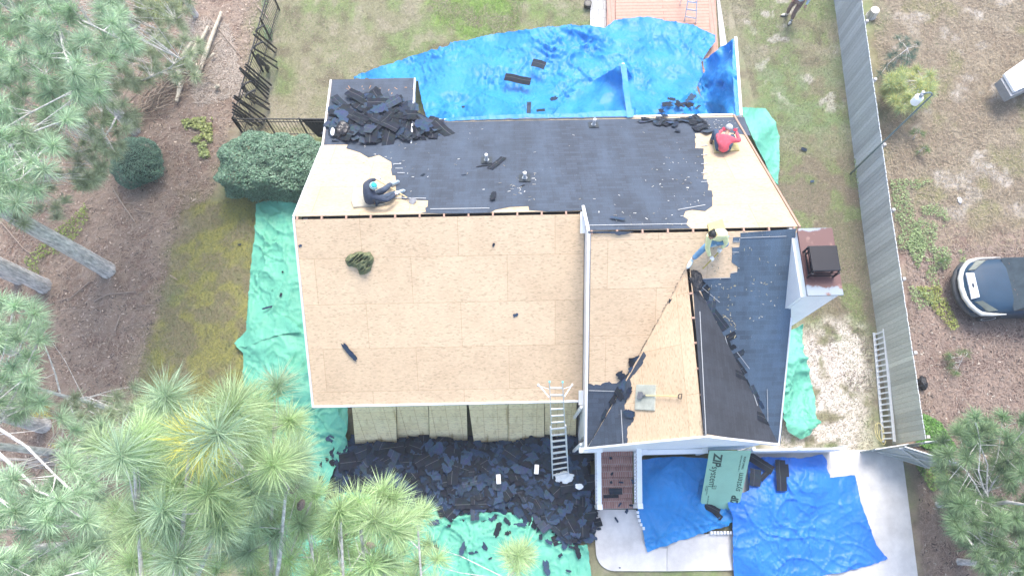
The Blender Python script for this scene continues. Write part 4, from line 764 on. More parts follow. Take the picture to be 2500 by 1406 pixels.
for i, (u, v, s) in enumerate([(1462, 1290, .4), (1505, 1268, .35), (1530, 1247, .3), (1513, 1385, .12)]): put(TRN[i*2+1], P(u, v, .08), rz=i*2.1, s=s, label='dark scrap of shingle on the pale concrete walk', group='scraps on the concrete walk')
one(1503, 1199, .42, 0, .85, 'long black shingle strip across the lower brick steps', 's', 0, .7); one(1492, 1211, .36, 0, .5, 'shorter black shingle strip below the long one on the brick steps', 's', 2, .6)
for i, (u, v) in enumerate([(1491, 1118), (1494, 1156), (1492, 1177), (1516, 1177), (1513, 1231), (1545, 1175), (1541, 1233), (1463, 1104)]): put(TRN[i], P(u, v, .9-.75*max(0, (v-1100))/145), rz=i, s=.3, label='small dark shingle scrap on the brick steps', group='scraps on the brick steps')
for i, (u, v, rz, s, lb) in enumerate([(1843, 1165, 1.4, 1.1, 'bent shingle strip on the blue tarp just right of the green panel'), (1856, 1130, -.6, .9, 'angled shingle strip on the blue tarp nearest the picket fence'), (1868, 1158, .7, .5, 'small curved shingle piece right of the bent strip'), (1906, 1160, 1.5, 1.0, 'straight three tab shingle on the right of the deep blue tarp'), (1918, 1148, 1.5, .6, 'short shingle overlapping the straight three tab one')]): one(u, v, .42, rz, s, lb, 's', i)
one(1732, 1238, .33, -.5, .7, 'bent shingle at the foot of the green panel', 's', 1); one(1752, 1256, .25, -.8, .5, 'shingle scrap on the blue tarp under the panel foot', 's', 4)
# chips on the roof
chip = MB(); rr = random.Random(5)
def chips(n, u0, u1, v0, v1, pl, cols, big=1):
    for _ in range(n):
        u, v = rr.uniform(u0, u1), rr.uniform(v0, v1); p = PL(u, v, pl, .03); nn = Vector((-pl[0], -pl[1], 1)).normalized(); q = nn.to_track_quat('Z', 'Y').to_matrix() @ Matrix.Rotation(rr.uniform(0, 3.1), 3, 'Z')
        chip.box(p, (rr.uniform(.02, .07)*big, rr.uniform(.01, .022), .006), q, rr.choice(cols))
pale = [(.4, .4, .38), (.25, .24, .21), (.65, .65, .62)]
chips(45, 1600, 1725, 340, 500, PN, pale); chips(45, 1700, 1800, 292, 322, PN, pale); chips(40, 880, 1050, 335, 480, PN, pale); chips(24, 1080, 1600, 310, 500, PN, pale, 1.3); chips(25, 1240, 1310, 420, 500, PN, pale, 1.5); chips(18, 1440, 1680, 515, 550, PN, pale, 1.4); chips(50, 1730, 1900, 590, 800, PB, [(.3, .3, .24), (.5, .48, .4)]); chips(50, 1700, 1800, 690, 830, PB, [(.5, .45, .3), (.3, .26, .16)], 1.3)
chips(14, 840, 1010, 205, 235, PX, [(.45, .25, .12), (.5, .3, .15)], 2)
tag(chip.build('roof_chips', SCRAP, None), 'pale chips of wood, nails and straw strewn over the dark shingles', 'debris', kind='stuff')
# ---------------------------------------------------------------- people
SKIN = mat('skin', (.42, .24, .17), .6, .08, 10); 
def skinmesh(nodes_, edges):
    names = list(nodes_); me = bpy.data.meshes.new('sk'); me.from_pydata([nodes_[n][0] for n in names], [(names.index(a), names.index(b2)) for a, b2 in edges], [])
    o = bpy.data.objects.new('sk', me); sc.collection.objects.link(o); md = o.modifiers.new('s', 'SKIN'); md.use_smooth_shade = True
    for i, n in enumerate(names):
        r_ = nodes_[n][1]; me.skin_vertices[0].data[i].radius = r_ if hasattr(r_, '__len__') else (r_, r_); me.skin_vertices[0].data[i].use_root = (i == 0)
    ss = o.modifiers.new('u', 'SUBSURF'); ss.levels = 2; ss.render_levels = 2
    bpy.context.view_layer.update(); m2 = bpy.data.meshes.new_from_object(o.evaluated_get(bpy.context.evaluated_depsgraph_get())); bpy.data.objects.remove(o); return m2
def join_build(name, meshes, m, parent):
    bm = bmesh.new()
    for x_ in meshes: bm.from_mesh(x_)
    bmesh.ops.recalc_face_normals(bm, faces=bm.faces)
    bmesh.ops.translate(bm, verts=bm.verts, vec=-org(parent)); me = bpy.data.meshes.new(name); bm.to_mesh(me); bm.free(); me.materials.clear()
    return finish(name, me, m, parent, None, True)
def ell(c, r3, R=None, seg=16, cut=None):
    bm = bmesh.new(); bmesh.ops.create_uvsphere(bm, u_segments=seg, v_segments=seg-4, radius=1)
    if cut is not None: bmesh.ops.delete(bm, geom=[v for v in bm.verts if v.co.z < cut], context='VERTS')
    for v in bm.verts: v.co = Vector((v.co.x*r3[0], v.co.y*r3[1], v.co.z*r3[2]))
    if R: bmesh.ops.transform(bm, matrix=R.to_4x4(), verts=bm.verts)
    bmesh.ops.translate(bm, verts=bm.verts, vec=c); me = bpy.data.meshes.new('e'); bm.to_mesh(me); bm.free(); return me
def frame(fwd, up):
    z = Vector(up).normalized(); x = Vector(fwd); x = (x-z*x.dot(z)).normalized(); y = z.cross(x); return Matrix((x, y, z)).transposed()
def head(c, fwd, up):
    R = frame(fwd, up); w_ = lambda p: c+R @ Vector(p); out = [ell(c, (.098, .078, .118), R)]
    out.append(ell(w_((.025, 0, -.055)), (.07, .06, .065), R, 12)); out.append(ell(w_((.1, 0, -.02)), (.022, .014, .026), R, 8))
    for s_ in (-1, 1): out.append(ell(w_((-.005, s_*.08, -.015)), (.02, .01, .032), R, 8)); out.append(ell(w_((.082, s_*.033, .012)), (.014, .018, .011), R, 8))
    out.append(ell(w_((.088, 0, -.06)), (.012, .028, .009), R, 8)); return out
def hand(wr, d, palm, side=1, curl=.9, s=1.0):         # wrist, direction of the fingers, palm normal
    R = frame(d, palm); w_ = lambda p: Vector(wr)+R @ (Vector(p)*s); out = [ell(w_((.05, 0, 0)), (.055, .042, .017), R, 12)]
    for k, (L, y) in enumerate(((.072, .030), (.082, .010), (.076, -.010), (.06, -.029))):
        y *= side; a = .25; pts = {}; p = Vector((.085, y, 0)); pts['a'] = (w_((.06, y, 0)), .010*s); pts['b'] = (w_(p), .010*s); ed = [('a', 'b')]
        for j, nm in enumerate('cde'):
            a += curl*.75; p = p+Vector((math.cos(a), 0, math.sin(a)))*L/2.6; pts[nm] = (w_(p), (.009-.0012*j)*s); ed.append(('bcd'[j], nm))
        out.append(skinmesh(pts, ed))
    out.append(skinmesh({'a': (w_((.015, .03*side, .004)), .013*s), 'b': (w_((.05, .056*side, .018)), .011*s), 'c': (w_((.075, .052*side, .038)), .009*s)}, [('a', 'b'), ('b', 'c')])); return out
def shoe(ank, toe, m, parent, sole=(.75, .8, .82), name='shoe'):
    d = (toe-ank); d.normalize(); up = Vector((0, 0, 1)); R = frame(d, up); bt = ank+Vector((0, 0, -.06))
    out = [ell(bt+R @ Vector((.08, 0, .015)), (.15, .05, .045), R, 14), ell(bt+R @ Vector((-.01, 0, .05)), (.055, .045, .06), R, 12)]
    o = join_build(name, out, m, parent); mb = MB(); 
    pr = [(math.cos(a)*.155+.08, math.sin(a)*(.052 if math.cos(a) > 0 else .042)) for a in [k*math.pi/8 for k in range(16)]]
    mb.prism([bt+R @ Vector((a, b2, -.005)) for a, b2 in pr], R @ Vector((0, 0, -.03))); mb.build('sole', mat('sole_'+name+str(sole), sole, .6), o); return o
def person(loc, label, J, shirt, pants, skin=SKIN, longs=True, glove=None, hd=None, group='people'):
    root = thing('person', loc, label, 'person', group)
    n = {'pel': (J['pel'], (.09, .10)), 'sp': (J['sp'], (.08, .09)), 'ch': (J['ch'], (.09, .11)), 'nk0': (J['nk'].lerp(J['ch'], .3), .052), 'nk': (J['nk'], .05), 'hd': (J['hd'].lerp(J['nk'], .3), .05)}
    ed = [('pel', 'sp'), ('sp', 'ch'), ('ch', 'nk0'), ('nk0', 'nk'), ('nk', 'hd')]
    sh = {k: n[k] for k in ('ch', 'sp', 'pel')}; sh = {k: (v[0], (v[1][0]+.07, v[1][1]+.075)) for k, v in sh.items()}; sh['ns'] = (J['nk'].lerp(J['ch'], .2), .095); sh_e = [('ch', 'sp'), ('sp', 'pel'), ('ch', 'ns')]
    pn = {'pel': (J['pel'], (.13, .145))}; pn_e = []
    for s_ in 'LR':
        n['s'+s_] = (J['sh'+s_], .048); n['e'+s_] = (J['el'+s_], .043); n['w'+s_] = (J['wr'+s_], .028); ed += [('ch', 's'+s_), ('s'+s_, 'e'+s_), ('e'+s_, 'w'+s_)]
        n['h'+s_] = (J['hp'+s_], .09); n['k'+s_] = (J['kn'+s_], .06); n['a'+s_] = (J['an'+s_], .038); ed += [('pel', 'h'+s_), ('h'+s_, 'k'+s_), ('k'+s_, 'a'+s_)]
        sh['s'+s_] = (J['sh'+s_], .088); sh['e'+s_] = (J['el'+s_], .06); wr = J['wr'+s_].lerp(J['el'+s_], .06); sh['w'+s_] = (wr, .044); sh_e += [('ch', 's'+s_), ('s'+s_, 'e'+s_), ('e'+s_, 'w'+s_)]
        pn['h'+s_] = (J['hp'+s_], .115); pn['m'+s_] = (J['hp'+s_].lerp(J['kn'+s_], .5), .098); pn['k'+s_] = (J['kn'+s_], .082); pn['a'+s_] = (J['an'+s_].lerp(J['kn'+s_], .08), .066); pn_e += [('pel', 'h'+s_), ('h'+s_, 'm'+s_), ('m'+s_, 'k'+s_), ('k'+s_, 'a'+s_)]
    parts = [skinmesh(n, ed)]+head(J['hd'], J['face'], J['up'])
    hands = []
    for s_, sd_ in (('L', 1), ('R', -1)): hands += hand(J['wr'+s_], J.get('hd'+s_, J['wr'+s_]-J['el'+s_]), J.get('pm'+s_, Vector((0, 0, -1))), sd_, s=1.12 if glove else 1)
    join_build('body', parts+([] if glove else hands), skin, root)
    if glove: join_build('gloves', hands, glove, root)
    join_build('shirt', [skinmesh(sh, sh_e)], shirt, root); join_build('trousers', [skinmesh(pn, pn_e)], pants, root)
    for s_ in 'LR': shoe(J['an'+s_], J['to'+s_], J['shoe'], root, J.get('sole', (.75, .8, .82)))
    return root
def Q(pl): return lambda u, v, dh: PL(u, v, pl, dh)
def fold(name, c, s=1): return mat(name, c, .85, .25, 9, .6, 14)
TOOLW = mat('tool_wood', (.62, .48, .26), .6, .15, 12); STEEL = mat('tool_steel', (.16, .17, .19), .5, .25, 10, metal=.3)
# worker with striped hat, on the rear slope
q = Q(PN); J = dict(pel=q(905, 494, .16), sp=q(903, 484, .34), ch=q(902, 470, .54), nk=q(907, 459, .68), hd=q(911, 455, .82), face=Vector((.8, -.25, -.5)), up=Vector((.35, -.1, .9)),
    shL=q(893, 452, .55), elL=q(905, 441, .42), wrL=q(918, 438, .38), shR=q(910, 480, .52), elR=q(945, 490, .36), wrR=q(966, 475, .34),
    hpL=q(910, 480, .14), knL=q(940, 462, .42), anL=q(955, 449, .12), hpR=q(913, 492, .14), knR=q(950, 478, .30), anR=q(968, 470, .10), toL=q(972, 444, .1), toR=q(985, 466, .08), shoe=mat('grey_shoe', (.35, .45, .5), .6), sole=(.8, .85, .88))
pr = person(q(905, 494, 0), 'worker in a dark hooded top and teal striped knit hat sitting on a foam pad', J, fold('navy_hoodie', (.04, .055, .09)), fold('dark_jeans', (.06, .085, .13)), glove=mat('pale_glove', (.62, .68, .74), .8))
R = frame(J['face'], J['up']); hc = J['hd']
for nm, c_, z0, z1 in (('hat_band', (.02, .03, .035), .01, .035), ('hat_stripe', (.7, .82, .8), .033, .06), ('hat_stripe', (.03, .4, .42), .058, .08), ('hat_stripe', (.7, .85, .83), .078, .1), ('hat_crown', (.05, .55, .55), .098, .138)):
    mb = MB(); f = lambda z_: .104*math.sqrt(max(.02, 1-(z_/.14)**2)); mb.lathe(hc, [(f(z0), z0), (f((z0+z1)/2), (z0+z1)/2), (f(z1), z1)], 20, M=R); mb.build(nm, mat(nm+str(c_), c_, .9, .1, 30), pr, smooth=True)
join_build('hood', [ell(J['nk']+Vector((-.07, .0, -.02)), (.10, .12, .07), None, 14)], MATS['navy_hoodie'], pr)
def tool(name, a, b2, label, cat, wd=.018, blade=True, m=TOOLW, grip=True):
    t_ = thing(name, b2, label, cat); mb = MB(); mb.tube([a, b2], wd, 10); mb.build('handle', m, t_)
    d = (b2-a).normalized(); side = d.cross(Vector((0, 0, 1))).normalized()
    if blade:
        mb = MB(); nn = side.cross(d); mb.tube([b2-d*.02, b2+d*.08], .022, 8); mb.prism([b2+d*.06+side*.04, b2+d*.06-side*.04, b2+d*.1-side*.09, b2+d*.23-side*.09, b2+d*.23+side*.09, b2+d*.1+side*.09], nn*.006); mb.build('blade', STEEL, t_)
    if grip:
        mb = MB(); pts = [a+side*.0, a-d*.03+side*.05, a-d*.1+side*.06, a-d*.1-side*.06, a-d*.03-side*.05, a]; mb.tube(pts, .012, 8); mb.build('grip', BLACK, t_)
    return t_
tool('long_shovel', q(917, 437, .40), q(996, 484, .1), 'long wooden handled shovel held by the worker in the striped hat', 'shovel', grip=False)
FOAM = mat('foam_pad', (.42, .40, .33), .95, .15, 8, .4); FOAM2 = mat('foam_pad_yellow', (.50, .43, .20), .95, .15, 8, .4)
def pad(px, pl, label, m=FOAM, dh=.07, th=.06):
    mb = MB(); nn = Vector((-pl[0], -pl[1], 1)).normalized(); mb.prism([PL(u, v, pl, dh) for u, v in px], nn*-th); o = mb.build('foam_pad', m, None, bevel=.012); return tag(o, label, 'foam pad', 'foam seat pads on the roof')
pad([(862, 456), (935, 462), (940, 497), (862, 505), (857, 490)], PN, 'grey green foam pad under the worker with the striped hat')
pad([(1728, 545), (1764, 534), (1772, 562), (1731, 566)], PN, 'yellowish foam pad on the ridge behind the worker in the yellow shirt', FOAM2)
pad([(1742, 345), (1800, 348), (1806, 366), (1745, 372)], PN, 'pale foam pad under the worker in the red shirt', FOAM2, .05, .04)
pad([(1553, 938), (1600, 939), (1597, 1002), (1549, 999)], PCW, 'square grey foam pad with a short shovel lying across it', mat('foam_pad_grey', (.42, .44, .38), .95, .2, 5, .4))
# red-shirted worker
J = dict(pel=q(1766, 366, .16), sp=q(1766, 358, .36), ch=q(1768, 342, .54), nk=q(1775, 326, .66), hd=q(1779, 314, .76), face=Vector((.3, .9, -.35)), up=Vector((.1, .35, .9)),
    shL=q(1755, 338, .54), elL=q(1752, 328, .36), wrL=q(1764, 318, .26), shR=q(1785, 342, .54), elR=q(1806, 344, .42), wrR=q(1797, 322, .46),
    hpL=q(1754, 360, .15), knL=q(1748, 318, .50), anL=q(1738, 345, .10), hpR=q(1776, 362, .15), knR=q(1789, 334, .34), anR=q(1782, 340, .08), toL=q(1738, 325, .07), toR=q(1790, 322, .06), shoe=mat('brown_boot', (.12, .08, .06), .7), sole=(.1, .08, .07))
pr = person(q(1766, 366, 0), 'worker in a red hooded sweatshirt and grey cap seated on the bare northeast roof', J, fold('red_hoodie', (.62, .10, .14)), fold('blue_grey_jeans', (.06, .10, .17)), glove=mat('red_glove', (.65, .04, .08), .8))
R = frame(J['face'], J['up']); mb = MB(); mb.lathe(J['hd'], [(.104, .02), (.1, .06), (.08, .1), (.045, .125), (.01, .132)], 20, M=R); mb.build('cap', mat('grey_cap', (.5, .52, .53), .9), pr, smooth=True)
mb = MB(); mb.prism([J['hd']+R @ Vector(p) for p in ((.06, -.075, .035), (.16, -.06, .02), (.185, 0, .02), (.16, .06, .02), (.06, .075, .035))], (0, 0, -.01)); mb.build('cap_brim', mat('dark_brim', (.05, .05, .06), .8), pr)
join_build('hood', [ell(J['nk']+Vector((-.03, -.1, -.03)), (.13, .09, .06), None, 14)], MATS['red_hoodie'], pr)
tool('hammer', q(1797, 322, .48), q(1790, 330, .3), 'hammer in the raised gloved hand of the red-shirted worker', 'hammer', .014, False, BLACK, False)
# yellow-shirted worker astride the ridge
q = Q(PB); J = dict(pel=q(1756, 580, .42), sp=q(1757, 572, .62), ch=q(1752, 571, .80), nk=q(1744, 573, .90), hd=q(1738, 573, .98), face=Vector((-.25, -.75, -.75)), up=Vector((-.1, -.3, .9)),
    shL=q(1770, 572, .78), elL=q(1773, 593, .58), wrL=q(1762, 606, .40), shR=q(1731, 578, .78), elR=q(1727, 607, .56), wrR=q(1733, 627, .38),
    hpL=q(1763, 586, .40), knL=q(1774, 598, .34), anL=q(1758, 590, .08), hpR=q(1745, 586, .40), knR=q(1722, 603, .40), anR=q(1690, 634, .10), toL=q(1745, 597, .06), toR=q(1680, 651, .07), shoe=mat('pale_shoe', (.6, .72, .75), .6), sole=(.85, .9, .92))
pr = person(q(1752, 575, 0), 'worker in a bright yellow shirt and jeans kneeling astride the ridge with a bar', J, fold('yellow_shirt', (.90, .95, .48)), fold('light_jeans', (.16, .33, .52)), glove=mat('white_glove', (.8, .82, .8), .8))
R = frame(J['face'], J['up']); join_build('hair', [ell(J['hd']+R @ Vector((-.015, 0, .022)), (.1, .088, .112), R), ell(J['hd']+R @ Vector((-.1, 0, .07)), (.04, .035, .035), R, 10)], mat('black_hair', (.012, .014, .014), .6), pr)
t_ = tool('pry_bar', q(1765, 605, .42), q(1716, 656, .06), 'long yellow pry bar held by the yellow-shirted worker', 'pry bar', .014, False, mat('yellow_bar', (.55, .42, .08), .5), False)
# short shovel on the pad
q = Q(PCW); a = q(1655, 967, .12); b2 = q(1575, 965, .13)
tool('roofing_shovel', a, b2, 'short roofing shovel with a D grip lying across the grey pad', 'shovel', .014, True, mat('yellow_handle', (.75, .62, .30), .5))
# person on the lawn
g_ = P(1924, 50, 0); up_ = P(1930, 44, 0)
J = dict(pel=Vector((g_.x+.08, g_.y+.12, .95)), sp=Vector((g_.x+.08, g_.y+.12, 1.15)), ch=Vector((g_.x+.08, g_.y+.12, 1.35)), nk=Vector((g_.x+.07, g_.y+.1, 1.52)), hd=Vector((g_.x+.05, g_.y+.08, 1.64)), face=Vector((-.5, -.8, 0)), up=Vector((0, 0, 1)),
    shL=Vector((g_.x+.25, g_.y+.02, 1.42)), elL=Vector((g_.x+.33, g_.y-.02, 1.15)), wrL=Vector((g_.x+.28, g_.y-.12, .95)), shR=Vector((g_.x-.1, g_.y+.24, 1.42)), elR=Vector((g_.x-.18, g_.y+.3, 1.15)), wrR=Vector((g_.x-.16, g_.y+.22, .9)),
    hpL=Vector((g_.x+.16, g_.y+.06, .92)), hpR=Vector((g_.x, g_.y+.18, .92)), knL=P(1940, 30, .45), knR=P(1929, 18, .48), anL=P(1933, 49, .09), anR=P(1922, 34, .09), toL=P(1927, 58, .05), toR=P(1911, 37, .05), shoe=mat('pale_sock', (.62, .6, .52), .8), sole=(.03, .03, .035))
pr = person(g_, 'person in pale shirt and brown trousers standing on the lawn at the top edge', J, fold('pale_shirt', (.55, .65, .72)), fold('brown_trousers', (.24, .16, .14)))
join_build('hair', [ell(J['hd']+Vector((.02, .02, .03)), (.1, .088, .105), None)], MATS['black_hair'], pr)
for k in 'LR':
    d = (J['to'+k]-J['an'+k]); d.z = 0; d.normalize(); s_ = Vector((-d.y, d.x, 0)); c = J['an'+k]+d*.06; mb = MB(); mb.tube([c-s_*.055+Vector((0, 0, -.06)), c-s_*.035+Vector((0, 0, .0)), c+s_*.035, c+s_*.055+Vector((0, 0, -.06))], .014, 6); mb.build('sandal_strap', BLACK, pr)
# olive jacket on the roof
bdj = [(842, 636), (852, 622), (876, 614), (905, 616), (913, 630), (908, 650), (903, 662), (895, 668), (878, 671), (872, 655), (862, 652), (850, 650)]
pts = [Vector(p) for p in jag(bdj, 6, 1.5, 4)]; U_ = [Vector((u, v)) for u in range(842, 914, 2) for v in range(612, 672, 2)]; U_ = [p for p in U_ if pinp(np.array([p.x]), np.array([p.y]), bdj)[0] and segd(np.array([p.x]), np.array([p.y]), bdj)[0] > 2]
r_ = delaunay_2d_cdt(pts+U_, [], [list(range(len(pts)))], 1, 1e-4); V = []
for p in r_[0]:
    h_ = .03+.07*min(1, segd(np.array([p.x]), np.array([p.y]), bdj)[0]/8)*(.4+2.4*(1-2.2*abs(noise.noise((p.x*.055, p.y*.12+p.x*.05, 3))))); V.append(PL(p.x, p.y, PA, h_))
tag(mesh_np('jacket', V, [f for f in r_[2] if len(f) == 3], fold('olive_cloth', (.15, .17, .085)), smooth=True), 'crumpled olive green jacket lying on the bare front roof', 'jacket')
# black plastic bag and white bottle at the roof corner pile
def crumple(name, c, r3, m, label, cat, seed=0, amp=.35):
    bm = bmesh.new(); bmesh.ops.create_icosphere(bm, subdivisions=4, radius=1)
    for v in bm.verts: f = 1+amp*noise.noise(v.co*1.7+Vector((seed, 0, 0)))+amp*.6*abs(noise.noise(v.co*4+Vector((0, seed, 0)))); v.co = Vector((v.co.x*r3[0]*f, v.co.y*r3[1]*f, v.co.z*r3[2]*f))
    me = bpy.data.meshes.new(name); bm.to_mesh(me); bm.free(); o = finish(name, me, m, None, None, False); o.location = c; return tag(o, label, cat)
BAG = mat('black_bag_plastic', (.015, .015, .02), .3, .2, 10)
crumple('trash_bag', PL(838, 318, PX, .12), (.2, .24, .13), BAG, 'black plastic bag at the west edge of the rear corner shingle pile', 'bag', 2); crumple('plastic_bottle', PL(812, 322, PX, .12), (.06, .13, .05), WHITE, 'small white plastic container by the black bag at the roof edge', 'container', 5, .15)
crumple('tar_paper_bundle', PL(1700, 685, PB, .16), (.14, .24, .12), TARPAPER, 'crumpled black tar paper at the top of the front gable ridge', 'tar paper', 9, .5)
# litter on the heap
for i, (u, v, w_, h_, rz) in enumerate([(1217, 1169, .13, .27, .05), (1310, 1145, .13, .27, -.1)]):
    mb = MB(); p = P(u, v, .75); mb.box(p, (w_, h_, .05), Matrix.Rotation(rz, 3, 'Z')); o = mb.build('white_block', WHITE, None, bevel=.012); tag(o, 'white rectangular block lying on the shingle heap, '+('the left one' if i == 0 else 'the right one nearer the ladder'), 'block', 'white litter on the heap')
crumple('paper_scrap', P(1414, 1187, .6), (.12, .08, .03), WHITE, 'crumpled white paper on the heap right of the ladder foot', 'litter', 3, .3)
crumple('plastic_sheet', P(1378, 1165, .6), (.22, .16, .04), mat('clear_plastic', (.6, .65, .68), .3, .1), 'crumpled clear plastic sheet round the foot of the tall ladder', 'plastic sheet', 4, .5)
# ---------------------------------------------------------------- ladders
def ladder(name, a1, a2, b1, b2, n, label, rw=.025, rh=.07, skip=0, m=ALU, cat='ladder'):
    """a1,a2: feet; b1,b2: tops of the two rails"""
    t_ = thing(name, (a1+a2)/2, label, cat); ax = (b1-a1); side = (a2-a1).normalized(); up = side.cross(ax).normalized()
    for p, q_ in ((a1, b1), (a2, b2)): mb = MB(); mb.beam(p, q_, rw, rh, up); mb.build('rail', m, t_)
    for i in range(n): f = (i+.6)/n; mb = MB(); mb.beam(a1.lerp(b1, f), a2.lerp(b2, f), .045, .03, up); mb.build('rung', m, t_)
    return t_
a1, a2 = P(1350, 1180, .25), P(1388, 1172, .3); t1, t2 = P(1339, 940, 4.45), P(1376, 940, 4.45)
mid1, mid2 = a1.lerp(t1, .62), a2.lerp(t2, .62); off = Vector((0, .07, .045))
L1 = ladder('extension_ladder', a1, a2, mid1, mid2, 10, 'tall aluminium extension ladder leaning from the shingle heap up to the front eave')
f1, f2 = a1.lerp(t1, .28)+off, a2.lerp(t2, .28)+off; s_ = (f2-f1)*.06; 
for p, q_ in ((f1+s_, t1+s_+off), (f2-s_, t2-s_+off)): mb = MB(); mb.beam(p, q_, .022, .06, (0, -1, .5)); mb.build('fly_rail', ALU, L1); mb = MB(); mb.box(q_+Vector((0, 0, .02)), (.045, .05, .05)); mb.build('end_cap', mat('teal_cap', (.1, .5, .55), .5), L1)
for i in range(11): f = (i+.5)/11.3; mb = MB(); mb.beam((f1+s_).lerp(t1+s_+off, f), (f2-s_).lerp(t2-s_+off, f), .042, .03, (0, -1, .5)); mb.build('fly_rung', ALU, L1)
for s2, base_, tip in ((-1, t1, P(1314, 938, 3.9)), (1, t2, P(1397, 938, 3.9))):
    mb = MB(); st_ = base_.lerp(a1 if s2 < 0 else a2, .13)+off; mb.tube([st_, tip], .018, 8); mb.tube([tip, tip+Vector((0, -.02, -.1))], .025, 8); mb.tube([base_.lerp(st_, .3), tip.lerp(st_, .15)], .01, 6); mb.build('standoff_arm', WHITE, L1)
a1, a2, b1, b2 = P(2157, 1079, .03), P(2184, 1078, .42), P(2134, 812, .03), P(2158, 803, .42)
L2 = ladder('extension_ladder', a1, a2, b1, b2, 20, 'long aluminium ladder lying on its side along the wooden fence', .03, .09)
a1, a2, b1, b2 = P(1671, 52, .27), P(1699, 57, .27), P(1690, -60, 1.7), P(1704, -60, 1.7)
L3 = ladder('step_ladder', a1, a2, b1, b2, 6, 'aluminium step ladder standing on the rear deck at the top edge', .03, .07)
for p, q_ in ((P(1660, 12, .27), b1+Vector((-.03, .1, 0))), (P(1650, -20, .27), b2+Vector((-.03, .12, 0)))): mb = MB(); mb.beam(p, q_, .025, .05); mb.build('rear_leg', ALU, L3)
# coiled rope beside the lying ladder
pts = []
for i in range(70):
    a = i/70*math.pi*6; rr_ = .13+.03*math.sin(a*.37); p = P(2148, 1058, .04); pts.append(p+Vector((math.cos(a)*rr_*.8+.05*math.sin(a*.5), math.sin(a)*rr_*1.9+.1*math.sin(a*.31), .01+i*.0006)))
mb = MB(); mb.tube(pts, .009, 6); tag(mb.build('rope', mat('yellow_rope', (.62, .55, .26), .8), None, smooth=True), 'yellow rope coiled on the grass beside the lying ladder', 'rope')
# ---------------------------------------------------------------- wooden fence east of the house
fb = [P(2040, -60, 0), P(2060, 180, 0), P(2083, 380, 0), P(2108, 560, 0), P(2138, 720, 0), P(2168, 1083, 0)]
fb = [Vector((12.72, 20.5, 0)), Vector((12.62, 17.5, 0)), Vector((12.34, 12.4, 0)), Vector((12.13, 8.8, 0)), Vector((11.98, 5.5, 0)), Vector((11.80, 1.62, 0))]
fn = thing('wooden_fence', fb[3], 'long weathered grey board fence between the yard and the neighbour', 'fence')
mb = MB(); rr = random.Random(3); seg = []; 
for a, b2 in zip(fb, fb[1:]):
    L = (b2-a).length; n_ = int(L/.142)
    for i in range(n_): seg.append((a.lerp(b2, (i+.5)/n_), (b2-a).normalized()))
for i, (p, d) in enumerate(seg):
    g_ = rr.uniform(.82, 1.1)*(1+.12*math.sin(i*.9)*math.sin(i*.23)); warm = max(0, min(1, (len(seg)*.55-i)*-.02)); base = [(.42, .45, .465)[k]*(1-warm)+(.46, .46, .385)[k]*warm for k in range(3)]; nrm = Vector((-d.y, d.x, 0)); R = Matrix((d, nrm, Vector((0, 0, 1)))).transposed()
    ht = 1.80+rr.uniform(-.012, .012); mb.box(p+Vector((0, 0, ht/2+.02))+nrm*rr.uniform(-.003, .003), (.136, .019, ht), R, [b_*g_ for b_ in base])
    mb.box(p+Vector((0, 0, ht+.024)), (.12, .0185, .008), R, (.62, .66, .68))
mb.build('boards', FENCEM, fn)
mb = MB()
for a, b2 in zip(fb, fb[1:]):
    for z_ in (.35, 1.0, 1.6): mb.beam(a+Vector((.035, 0, z_)), b2+Vector((.035, 0, z_)), .04, .09, col=(.3, .3, .28))
mb.build('rail', FENCEM, fn)
for i in range(0, 9):
    f = i/8*(len(seg)-1); p, d = seg[int(f)]; mb = MB(); mb.box(p+Vector((.11, 0, .9)), (.09, .09, 1.8), None, (.5, .48, .46)); mb.build('post', FENCEM, fn)
# gate and short return panels at the drive
def plank_panel(name, a, b2, label, z0=.05, z1=1.75, n=8, brace=True, cat='gate'):
    t_ = thing(name, a, label, cat); d = (b2-a).normalized(); nrm = Vector((-d.y, d.x, 0)); R = Matrix((d, nrm, Vector((0, 0, 1)))).transposed(); L = (b2-a).length; mb = MB()
    for i in range(n): g_ = rr.uniform(.85, 1.1); mb.box(a.lerp(b2, (i+.5)/n)+Vector((0, 0, (z0+z1)/2)), (L/n-.006, .018, z1-z0), R, (.42*g_, .44*g_, .40*g_))
    mb.build('boards', FENCEM, t_); 
    for z_ in (z0+.12, z1-.15): mb = MB(); mb.beam(a+Vector((0, 0, z_))-nrm*.03, b2+Vector((0, 0, z_))-nrm*.03, .035, .09, col=(.5, .52, .5)); mb.build('rail', FENCEM, t_)
    if brace: mb = MB(); mb.beam(a+Vector((0, 0, z0+.16))-nrm*.031, b2+Vector((0, 0, z1-.2))-nrm*.031, .03, .08, col=(.52, .54, .52)); mb.build('brace', FENCEM, t_); mb = MB(); mb.beam(a+Vector((0, 0, z1-.2))-nrm*.034, b2+Vector((0, 0, z0+.16))-nrm*.034, .03, .08, col=(.52, .54, .52)); mb.build('brace', FENCEM, t_)
    mb = MB(); mb.beam(a+Vector((0, 0, z1+.012)), b2+Vector((0, 0, z1+.012)), .03, .02, col=(.75, .78, .8)); mb.build('cap_rail', FENCEM, t_); return t_
g1, g2 = P(2136, 1101, 0), P(2258, 1140, 0)
plank_panel('gate', g1, g2, 'weathered grey gate leaf swung open beside the concrete drive', .06, 1.7, 9)
plank_panel('fence_return', Vector((11.78, 1.55, 0)), Vector((12.5, 1.6, 0)), 'short grey fence return behind the open gate', .05, 1.78, 5, False)
plank_panel('fence_return', P(2132, 1097, .9)-Vector((0, 0, .9)), Vector((11.74, 1.56, 0)), 'low grey gate stub at the end of the lying ladder', .05, 1.0, 5, False)
